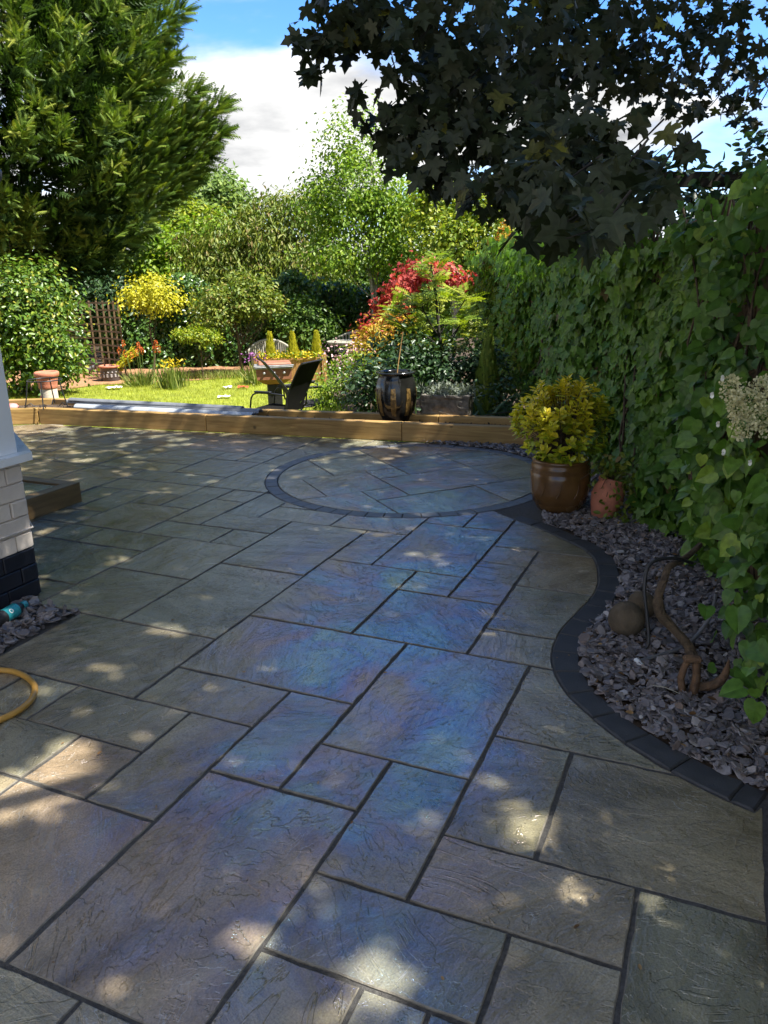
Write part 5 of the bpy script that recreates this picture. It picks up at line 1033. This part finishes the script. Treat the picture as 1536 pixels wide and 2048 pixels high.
sc_ = np.linalg.norm(LP-CP, axis=1)/LS; pxx = np.array([pix(p)[:2] for p in LP]); sc_ = sc_ + 1e4*((pxx[:, 0] > 1560) | (pxx[:, 1] < -30))
single_leaves('leaf', T_MAPLE, LP-mc, LD, LN, LS, LR, 'maple_leaf', mt, sc_, 300, 'foliage')
mb = MB(); limb_tree(mb, (0, 0, 0), (-.3, -.2, 8.4), .2, [], wob=.2)
hubs = [np.array(h) for h in ([.9, 3.2, 4.6], [1.9, 5.0, 4.9], [2.9, 5.6, 4.9], [2.2, 3.0, 4.2], [-.6, 4.4, 6.0], [1.2, .2, 6.2], [3.2, -1.4, 6.2], [2.0, 6.6, 6.4])]
for h in hubs:
    s0 = np.array([-.05, -.03, random.uniform(2.2, 4.2)]); tgt = h-mc; mb.tube(smooth_pts([s0, s0+(tgt-s0)*.4+np.array([0, 0, .35]), s0+(tgt-s0)*.75+np.array([0, 0, .2]), tgt], 4), list(np.linspace(.085, .03, 13)), 7, caps=False)
for (x, y, Yd, rr, k), c_ in zip(vis, TG):
    a_ = c_+np.array([.75, .1, .75])*rr; e_ = c_+np.array([-.8, -.1, -.55])*rr+rng.normal(size=3)*.2*rr; mb.tube(smooth_pts([a_-mc, c_-mc+rng.normal(size=3)*.15*rr, e_-mc], 4), list(np.linspace(.0045, .0015, 9)), 5, caps=False)
mb.build('trunk', 'dark_bark', mt)

# ================================================================== TREES AND SHRUBS OF THE GARDEN
# leyland conifer: plumes of flat sprays
cb0 = np.array([-9.6, 21.0, LZ]); con = empty('conifer_tree', cb0, 'huge dense green conifer towering at the left of the garden', 'tree')
zz_ = [1.2, 2.0, 3.2, 5, 7, 9, 12, 15, 17.5]; rr_ = [1.6, 2.9, 4.1, 5.0, 5.15, 4.7, 3.8, 2.2, .4]
m_ = 800; hz = 1.3+15.5*rng.random(m_)**1.35; aa_ = rng.random(m_)*6.283; aa_ = np.where(rng.random(m_) < .72, -math.pi/2+.35+rng.normal(size=m_)*1.0, aa_)
Rz = np.interp(hz, zz_, rr_)*(.72+.36*rng.random(m_)); axd = np.c_[np.cos(aa_), np.sin(aa_), .55+.35*rng.random(m_)]; axd = nrm(axd); Lp = .6+.8*rng.random(m_)
PP, DD, NN_, TT = [], [], [], []
for i in range(m_):
    tip = np.array([cb0[0]+Rz[i]*math.cos(aa_[i]), cb0[1]+Rz[i]*math.sin(aa_[i]), hz[i]+.3]); k = 78; t_ = rng.random(k)**.75; TT.append(t_); rad = .42*(1-t_)**.6+.04
    off_ = rvec(k)*rad[:, None]*np.sqrt(rng.random((k, 1))); b_ = tip-axd[i]*Lp[i]*(1-t_)[:, None]+off_ ; PP.append(b_); DD.append(nrm(axd[i]*.8+nrm(off_)*.75+np.array([0, 0, .15])+rvec(k)*.75)); NN_.append(nrm(nrm(off_)*.5+np.array([0, 0, .5])+rvec(k)*.6))
# inner mass blocks daylight; its darkest leaf tone stands in for deep shade
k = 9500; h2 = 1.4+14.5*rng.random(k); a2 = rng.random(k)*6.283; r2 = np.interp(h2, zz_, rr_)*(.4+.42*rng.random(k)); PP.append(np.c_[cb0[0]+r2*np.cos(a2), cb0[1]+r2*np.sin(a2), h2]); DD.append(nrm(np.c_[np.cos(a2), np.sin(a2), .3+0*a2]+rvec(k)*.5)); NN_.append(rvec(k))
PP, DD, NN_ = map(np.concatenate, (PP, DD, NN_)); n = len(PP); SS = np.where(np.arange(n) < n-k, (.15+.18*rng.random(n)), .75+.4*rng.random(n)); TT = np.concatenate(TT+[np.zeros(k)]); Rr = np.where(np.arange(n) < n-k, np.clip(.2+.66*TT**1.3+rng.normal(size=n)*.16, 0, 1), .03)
# the long bough that reaches out to the right
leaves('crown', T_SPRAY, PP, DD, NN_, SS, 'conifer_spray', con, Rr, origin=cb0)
PP, DD, NN_ = [], [], []
for x, y in ((446, 205), (440, 262), (400, 215), (425, 300), (405, 330), (370, 18), (352, 110), (395, 180), (350, 380), (410, 250), (360, 290)):
    tip = at(x, y, 19.2); ax = nrm(np.array([[.75, -.1, .5]]))[0]; k = 170; t_ = rng.random(k)**.7; rad = .32*(1-t_)**.7+.04; off_ = rvec(k)*rad[:, None]; PP.append(tip-ax*2.0*(1-t_)[:, None]+off_); DD.append(nrm(ax*.9+nrm(off_)*.6+rvec(k)*.25)); NN_.append(nrm(nrm(off_)*.5+np.array([0, 0, .6])+rvec(k)*.5))
PP, DD, NN_ = map(np.concatenate, (PP, DD, NN_)); n = len(PP); leaves('bough', T_SPRAY, PP, DD, NN_, .28+.22*rng.random(n), 'conifer_spray', con, np.clip(.55+rng.normal(size=n)*.2, 0, 1), origin=cb0)
mb = MB(); limb_tree(mb, (0, 0, 0), (0, 0, 15), .3, [(Rz[i]*.8*math.cos(aa_[i]), Rz[i]*.8*math.sin(aa_[i]), hz[i]-.4) for i in range(0, 60)], r1=.16); mb.build('trunk', 'dark_bark', con)

E3 = lambda x, y, Y, rx, ry, rz: (*at(x, y, Y), rx, ry, rz)
# back hedge (dark glossy) in three lengths behind the borders
def hedge(name, label, x0, x1, Yd, ytop, m, nleaf, mt_='hedge_leaf', th=.9, seed=0):
    a = at(x0, ytop, Yd); b_ = at(x1, ytop, Yd); zt_ = a[2]; base = np.array([(a[0]+b_[0])/2, Yd, LZ]); o = empty(name, base, label, 'hedge'); n = nleaf; X = a[0]+(b_[0]-a[0])*rng.random(n)
    Z = LZ+(zt_-LZ+.15*np.sin(X*2.3)+.1*np.sin(X*5.1))*rng.random(n)**.9; fr = rng.random(n); Y = Yd-th*.5*(.75+.25*np.sin(X*3+Z*2.5)+.2*np.sin(X*7-Z*6))*(1-fr**2*.8)
    tp_ = rng.random(n) < .15; Y = np.where(tp_, Yd+(rng.random(n)-.5)*th, Y); Z = np.where(tp_, zt_+.15*np.sin(X*2.3)+.1*np.sin(X*5.1)+rng.normal(size=n)*.06, Z); P = np.c_[X, Y, Z]
    leaves('foliage', T_OVAL, P, nrm(np.array([0, -.3, -.5])+rvec(n)*.7), nrm(np.array([.1, -.8, .6])+rvec(n)*.7), .085*(Yd/20)**2+.05*rng.random(n), mt_, o, origin=base)
    MB().box((0, .1, (zt_-LZ)/2-.1), ((b_[0]-a[0])*.98, th*.25, zt_-LZ-.25)).build('woody_core', 'dark_bark', o); return o
hedge('hedge', 'dark glossy hedge behind the golden standard tree', 196, 420, 19.6, 578, 0, 7500); hedge('hedge', 'dark glossy hedge behind the wooden planter', 416, 640, 19.8, 574, 0, 7500); hedge('hedge', 'dark shaded hedge behind the round table', 636, 900, 20.2, 566, 0, 7000)
hedge('hedge', 'tall distant green hedge closing the view behind the cherry', 120, 620, 27, 520, 0, 9000, 'green_leaf', th=1.6); hedge('hedge', 'tall distant green hedge closing the view behind the birch', 600, 1120, 27.5, 515, 0, 9000, 'green_leaf', th=1.6)
# far round tree, yellow bush, mixed crowns
tree('round_tree', 'distant rounded light green tree above the garden skyline', (at(420, 420, 44)[0], 44, LZ), [E3(425, 405, 44, 2.0, 2.0, 1.7), E3(400, 450, 44, 2.2, 2, 1.6), E3(455, 440, 44, 1.6, 1.5, 1.5)], 420, 30, .26, .27, 'far_leaf', trunk=('bark', .2, None))
tree('yellow_bush', 'bright yellow green bush showing beside the conifer', (at(385, 470, 26)[0], 26, LZ), [E3(375, 455, 26, .8, .8, .8), E3(340, 500, 26, .9, .9, 1.0), E3(410, 450, 26, .6, .6, .6)], 200, 28, .16, .16, 'lime_leaf', trunk=('bark', .08, None), cat='bush')
tree('green_tree', 'bushy mid green tree between conifer and cherry', (at(330, 500, 24)[0], 24, LZ), [E3(320, 530, 24, 1.0, .9, 1.0), E3(420, 500, 24.5, 1.3, .9, 1.0), E3(370, 570, 23.5, 1.2, .8, .6)], 330, 28, .17, .16, 'birch_leaf', trunk=('bark', .1, None))
tree('cherry_tree', 'spreading olive green tree with drooping leaves and pale branches', (at(520, 560, 22)[0], 22, LZ), [E3(480, 500, 22, 1.7, 1.2, 1.0), E3(570, 470, 22, 1.5, 1.2, 1.1), E3(430, 540, 21.6, 1.1, .9, .6), E3(600, 420, 22, .7, .7, .7), E3(540, 415, 22.2, .5, .5, .35), E3(610, 530, 21.6, 1.2, 1, .7), E3(490, 560, 21.2, 1.5, .7, .4)], 560, 28, .17, .16, 'olive_leaf', T_NARROW, trunk=('birch_bark', .11, None), nl=34, droop=.9, shell=.4)
# birch
tree('birch_tree', 'tall airy birch with pale forked trunk and fresh green leaves', (at(752, 640, 19)[0], 19, LZ), [E3(700, 300, 19.3, .75, .7, 1.0), E3(735, 400, 19, 1.35, 1.1, 1.1), E3(660, 430, 19.2, .9, .8, .8), E3(810, 430, 19, 1.0, .9, .9), E3(690, 505, 18.8, 1.1, .9, .6), E3(800, 510, 18.8, 1.0, .9, .55), E3(745, 230, 19.3, .3, .3, .45), E3(640, 370, 19.3, .5, .5, .5)], 640, 30, .17, .095, 'birch_leaf', trunk=('birch_bark', .075, at(742, 270, 19.2)), nl=40, shell=.3, droop=.6)
mb = MB(); q0 = at(750, 640, 19)-np.array([at(752, 640, 19)[0], 19, LZ]); bt_ = bpy.data.objects['birch_tree']
mb.tube(smooth_pts([(-.02, 0, .8), at(742, 560, 19)-np.array(bt_.location), at(728, 500, 19)-np.array(bt_.location), at(715, 400, 19.1)-np.array(bt_.location)], 5), list(np.linspace(.05, .018, 16)), 7); mb.build('trunk_fork', 'birch_bark', bt_)
tree('young_tree', 'yellow green young tree between birch and ivy wall', (at(905, 600, 17)[0], 17, LZ), [E3(900, 470, 17, .9, .8, .7), E3(960, 450, 17, .7, .7, .6), E3(870, 400, 17.4, .7, .7, .6), E3(930, 530, 16.8, .9, .8, .5), E3(990, 400, 17.2, .5, .5, .4), E3(1000, 500, 16.6, .5, .5, .6)], 420, 28, .15, .105, 'lime_leaf', trunk=('birch_bark', .05, at(912, 440, 17)), nl=26, shell=.3)
tree('tall_shrub', 'leafy green shrub behind the far end of the ivy', (at(1080, 560, 18)[0], 18, LZ), [E3(1060, 470, 18, .9, .8, .9), E3(1040, 560, 18, 1.0, .8, 1.0), E3(960, 580, 18.5, 1.0, .8, .8), E3(860, 570, 19, 1.0, .6, .8)], 330, 28, .17, .14, 'birch_leaf', trunk=('bark', .06, None), cat='shrub')
tree('photinia', 'orange and yellow leaved shrub glowing above the ivy wall', (at(1045, 520, 13.5)[0]+.1, 13.5, LZ), [E3(1035, 475, 13.5, .36, .35, .34), E3(1045, 530, 13.4, .3, .3, .34), E3(1075, 460, 13.6, .3, .3, .2)], 70, 24, .08, .07, 'flame_leaf', trunk=('bark', .03, None), cat='shrub')
# left border
tree('laurel_shrub', 'big glossy green shrub filling the left border', (at(60, 700, 15.4)[0]-.2, 15.4, LZ), [E3(60, 590, 15.4, 0.83, 0.66, 0.68), E3(20, 640, 15.2, 0.99, 0.77, 0.88), E3(95, 680, 15.1, 0.72, 0.61, 0.66), E3(60, 745, 15.0, 0.83, 0.55, 0.46), E3(125, 730, 15.1, 0.39, 0.39, 0.39), E3(-60, 640, 15.1, 0.99, 0.77, 0.99)], 560, 28, .14, .095, 'laurel_leaf', T_OVAL, trunk=('bark', .06, None), cat='shrub', shell=.6)
tree('golden_tree', 'small golden leaved standard tree with slim trunk', (at(305, 715, 17.4)[0], 17.4, LZ), [E3(300, 585, 17.4, .62, .55, .28), E3(270, 605, 17.3, .4, .4, .18), E3(330, 605, 17.4, .42, .4, .18), E3(300, 565, 17.4, .35, .35, .2)], 110, 22, .12, .075, 'gold_leaf', trunk=('bark', .03, at(299, 600, 17.4)), nl=16, droop=.5)
tree('small_acer', 'low yellow green acer in front of the hedge', (at(402, 705, 17.0)[0], 17.0, LZ), [E3(370, 672, 17, .28, .25, .12), E3(415, 678, 17, .28, .25, .13), E3(395, 665, 17, .25, .2, .1)], 70, 20, .06, .07, 'lime_leaf', trunk=('bark', .018, at(400, 672, 17)), nl=9, cat='shrub')
tree('crab_apple', 'open small tree with bronze tinted leaves before the hedge', (at(485, 712, 17.8)[0], 17.8, LZ), [E3(450, 605, 17.8, .8, .6, .42), E3(520, 600, 17.8, .5, .5, .4), E3(430, 640, 17.6, .5, .4, .3), E3(500, 570, 17.9, .5, .4, .25), E3(540, 605, 17.7, .25, .25, .2)], 260, 20, .12, .085, 'olive_leaf', T_OVAL, trunk=('bark', .05, at(470, 640, 17.8)), nl=26, shell=.3)
tree('elder_shrub', 'dark green rounded shrub in shade behind the planter', (at(600, 700, 18.6)[0], 18.6, LZ), [E3(600, 640, 18.6, .7, .5, .5), E3(640, 680, 18.5, .5, .4, .4)], 130, 22, .13, .095, 'green_leaf', T_OVAL, trunk=('bark', .04, None), cat='shrub')
tree('dark_yew', 'dark shade loving shrub under the conifer beside the trellis', (at(190, 600, 19.2)[0], 19.4, LZ), [E3(180, 590, 19.4, 1.3, .6, .4), E3(130, 620, 19.3, .7, .5, .8), E3(230, 600, 19.5, .8, .4, .5)], 200, 22, .15, .1, 'dark_shrub_leaf', T_OVAL, trunk=('bark', .05, None), cat='shrub')
# red hot pokers
def clump(name, label, c, n, h, spread, m, cat, tmpl=T_BLADE, wid=1.0, extra=None, lean=.35):
    o = empty(name, c, label, cat); a = rng.normal(size=(n, 2))*spread; P = np.c_[a, np.zeros(n)]; D = nrm(np.c_[a/max(spread, .01)*lean*.6+rng.normal(size=(n, 2))*lean, np.ones(n)]); leaves('blades', tmpl, P, D, nrm(np.c_[-a, np.full(n, .3)]+rvec(n)*.5), h*(.6+.5*rng.random(n)), m, o); return o
def at_g(x, y, Yd): p = at(x, y, Yd); return (p[0], Yd, LZ+.01)
o = clump('red_hot_poker', 'clump of red hot pokers with orange spikes before the hedge', at_g(282, 760, 16.2), 240, .34, .14, 'meadow_blade', 'flower')
for k in range(11):
    x, y = rng.normal()*.24, rng.normal()*.12; z = .6+random.random()*.25; MB().tube([(x*.5, y*.5, 0), (x, y, z)], .006, 5).build('stem', 'meadow_blade', o); q = rvec(46)*np.array([.025, .025, .07]); leaves('flower_spike', T_NARROW, np.array([x, y, z+.02])+q, q*np.array([1, 1, .2])+np.array([0, 0, -.03]), rvec(46), .035, 'poker_petal', o, np.clip(.3-q[:, 2]*5+.1*rng.random(46), 0, 1))
o = clump('yellow_iris', 'yellow flowering iris clump beside the red hot pokers', at_g(345, 755, 15.7), 160, .5, .12, 'meadow_blade', 'flower', lean=.15)
n = 70; leaves('petals', T_OVAL, np.c_[rng.normal(size=(n, 2))*.13, .42+.14*rng.random(n)], rvec(n), rvec(n), .06, 'yellow_petal', o)
for x, y, lab in ((400, 752, 'feathery grass tuft at the lawn edge by the small stone'), (440, 745, 'pale feathery grass tuft below the bronze leaved tree'), (475, 742, 'tall feathery grass tuft left of the wooden planter')): clump('grass_tuft', lab, at_g(x, y, 17.2), 180, .2, .2, 'meadow_blade', 'grass tuft', lean=.3)['group'] = 'feathery grasses along the lawn edge'
n = 60
o = clump('purple_flowers', 'purple flowers standing at the left end of the planter', at_g(507, 735, 16.0), 80, .5, .1, 'meadow_blade', 'flower'); leaves('petals', T_OVAL, np.c_[rng.normal(size=(n, 2))*.11, .45+.18*rng.random(n)], rvec(n), rvec(n), .05, 'purple_petal', o)
for k, (x, y, r_, lab) in enumerate(((348, 762, .075, 'pale rounded stone at the edge of the mulch bed'), (366, 763, .045, 'small pale stone beside the larger rounded stone'))):
    p = gnd(x, y, LZ); mb = MB().lathe([(r_*math.sin(math.pi*i/8)+.0005, r_*.8*(1-math.cos(math.pi*i/8))*.8) for i in range(9)], 14, caps=False); mb.v = [tuple(Vector(v)*(1+.1*mnoise.noise(Vector(v)*18))) for v in mb.v]; o = mb.build('stone', 'pale_terracotta', None, (p[0], p[1], LZ)); tag(o, lab, 'stone')
# right border
tree('red_acer', 'red leaved acer glowing behind the mahonia', (at(850, 640, 13.6)[0], 13.6, LZ), [E3(850, 545, 13.6, .5, .45, .11), E3(895, 560, 13.5, .32, .35, .12), E3(800, 572, 13.5, .25, .3, .13), E3(765, 650, 13.3, .25, .25, .16), E3(740, 672, 13.2, .18, .18, .1), E3(785, 615, 13.4, .25, .25, .18)], 150, 18, .10, .07, 'red_leaf', T_IVY, trunk=('dark_bark', .03, at(845, 580, 13.6)), nl=14, droop=.5)
tree('flame_shrub', 'yellow and orange leaved shrub beside the round table', (at(745, 710, 12.6)[0], 12.6, LZ), [E3(755, 680, 12.6, .32, .3, .26), E3(730, 715, 12.5, .25, .25, .2), E3(790, 650, 12.7, .28, .25, .2), E3(770, 720, 12.4, .3, .3, .2)], 120, 22, .08, .085, 'flame_leaf', T_NARROW, trunk=('bark', .02, None), cat='shrub', rndbias=lambda P: .15+.5*(P[:, 2]-.2))
mh = empty('mahonia', (at(888, 760, 10.6)[0], 10.6, LZ), 'tall mahonia with sunlit pinnate leaves and a leaning stem', 'shrub'); mhc = np.array(mh.location)
mb = MB(); tips = []
mb.tube(smooth_pts([(.1, 0, 0), at(893, 740, 10.6)-mhc, at(880, 680, 10.6)-mhc, at(872, 600, 10.6)-mhc, at(862, 540, 10.6)-mhc], 4), list(np.linspace(.032, .012, 17)), 7)
for x, y in ((862, 530), (838, 600), (930, 600), (800, 620), (880, 600), (850, 640), (920, 650), (945, 670), (815, 660), (790, 640), (870, 560), (900, 690), (840, 690), (935, 630)):
    c_ = at(x, y, 10.6+rng.normal()*.22); tips.append(c_); s_ = at(876, min(740, y+70), 10.6); mb.tube(smooth_pts([s_-mhc, (s_+c_)/2-mhc+np.array([0, 0, -.03]), c_-mhc], 3), .009, 5, caps=False)
mb.build('stem', 'dark_bark', mh)
LP = []; LD = []
for c_ in tips:
    k = 17; a_ = np.arange(k)*2.4; LP.append(np.tile(c_, (k, 1))+rng.normal(size=(k, 3))*.06); LD.append(np.c_[np.cos(a_), np.sin(a_), .15+.5*rng.random(k)])
LP = np.concatenate(LP); LD = np.concatenate(LD); n = len(LP); LS = .18+.16*rng.random(n); LN = np.tile([0, -.25, .9], (n, 1))+rvec(n)*.6; LD = LD+rvec(n)*.45; LR = np.clip(.5+rng.normal(size=n)*.25, 0, 1)
single_leaves('leaf', T_PINNATE, LP-mhc, LD, LN, LS, LR, 'lime_leaf', mh, LP[:, 1], 240, 'foliage')
tree('evergreen_shrub', 'dark mounded evergreen shrub left of the glazed jar', (at(770, 790, 9.7)[0]-.1, 9.8, LZ), [E3(770, 765, 9.8, .42, .35, .35), E3(735, 795, 9.8, .22, .25, .24), E3(830, 730, 10.2, .4, .35, .3), E3(800, 700, 10.4, .35, .3, .25), E3(870, 745, 10.1, .3, .3, .3)], 210, 24, .09, .065, 'dark_shrub_leaf', T_OVAL, trunk=('bark', .025, None), cat='shrub')
tree('shade_shrub', 'dark leafy shrub behind the stone trough', (at(950, 740, 10.2)[0], 10.3, LZ), [E3(930, 740, 10.4, .4, .35, .4), E3(985, 760, 10.2, .3, .3, .4), E3(1010, 800, 9.6, .3, .25, .3)], 150, 22, .09, .06, 'dark_shrub_leaf', T_OVAL, trunk=('bark', .025, None), cat='shrub')
o = tree('flowering_shrub', 'airy pale flowered border plant beside the garden chair', (at(680, 790, 10.9)[0], 10.9, LZ), [E3(675, 770, 10.9, .26, .25, .36), E3(700, 740, 11.2, .28, .25, .25), E3(650, 790, 10.8, .16, .2, .25)], 130, 18, .075, .06, 'birch_leaf', T_NARROW, trunk=('bark', .015, None), cat='flower')
n = 260; c0 = np.array(o.location)
P_ = np.concatenate([at(x, y, 11.1)+rng.normal(size=(65, 3))*np.array([.14, .12, .12]) for x, y in ((690, 705), (670, 720), (710, 720), (690, 745))]); leaves('petals', T_OVAL, P_-c0, rvec(n), rvec(n)+np.array([0, -.5, .4]), .04, 'pink_petal', o)
P_ = np.concatenate([at(x, y, 10.8)+rng.normal(size=(40, 3))*np.array([.12, .1, .14]) for x, y in ((665, 790), (690, 770), (705, 800))]); leaves('petals', T_OVAL, P_-c0, rvec(120), rvec(120)+np.array([0, -.5, .4]), .035, 'white_petal', o)
o = clump('phormium', 'arching strap leaves rising beside the stone trough', at_g(905, 800, 9.5), 26, 1.0, .14, 'strap_leaf', 'plant', T_STRAP, lean=.5)
o2 = clump('iris_clump', 'upright sword leaves behind the trough near the ivy wall', at_g(965, 800, 9.3), 30, .95, .1, 'strap_leaf', 'plant', T_STRAP, lean=.3)
oc = empty('upright_conifer', (at(975, 760, 9.9)[0], 9.9, LZ), 'small yellow green columnar conifer against the ivy wall', 'conifer'); n = 1100; hz = rng.random(n)*1.25; rr = (.17*(1-(hz/1.28)**1.8)+.01)*(.7+.4*rng.random(n)); aa_ = rng.random(n)*6.283
leaves('crown', T_SPRAY, np.c_[rr*np.cos(aa_), rr*np.sin(aa_), hz], np.c_[np.cos(aa_)*.4, np.sin(aa_)*.4, np.ones(n)], np.c_[np.cos(aa_), np.sin(aa_), np.zeros(n)]+rvec(n)*.3, .12+.06*rng.random(n), 'conifer_spray', oc, .6+.4*rng.random(n)); MB().tube([(0, 0, 0), (0, 0, .9)], .02, 6).build('trunk', 'bark', oc)
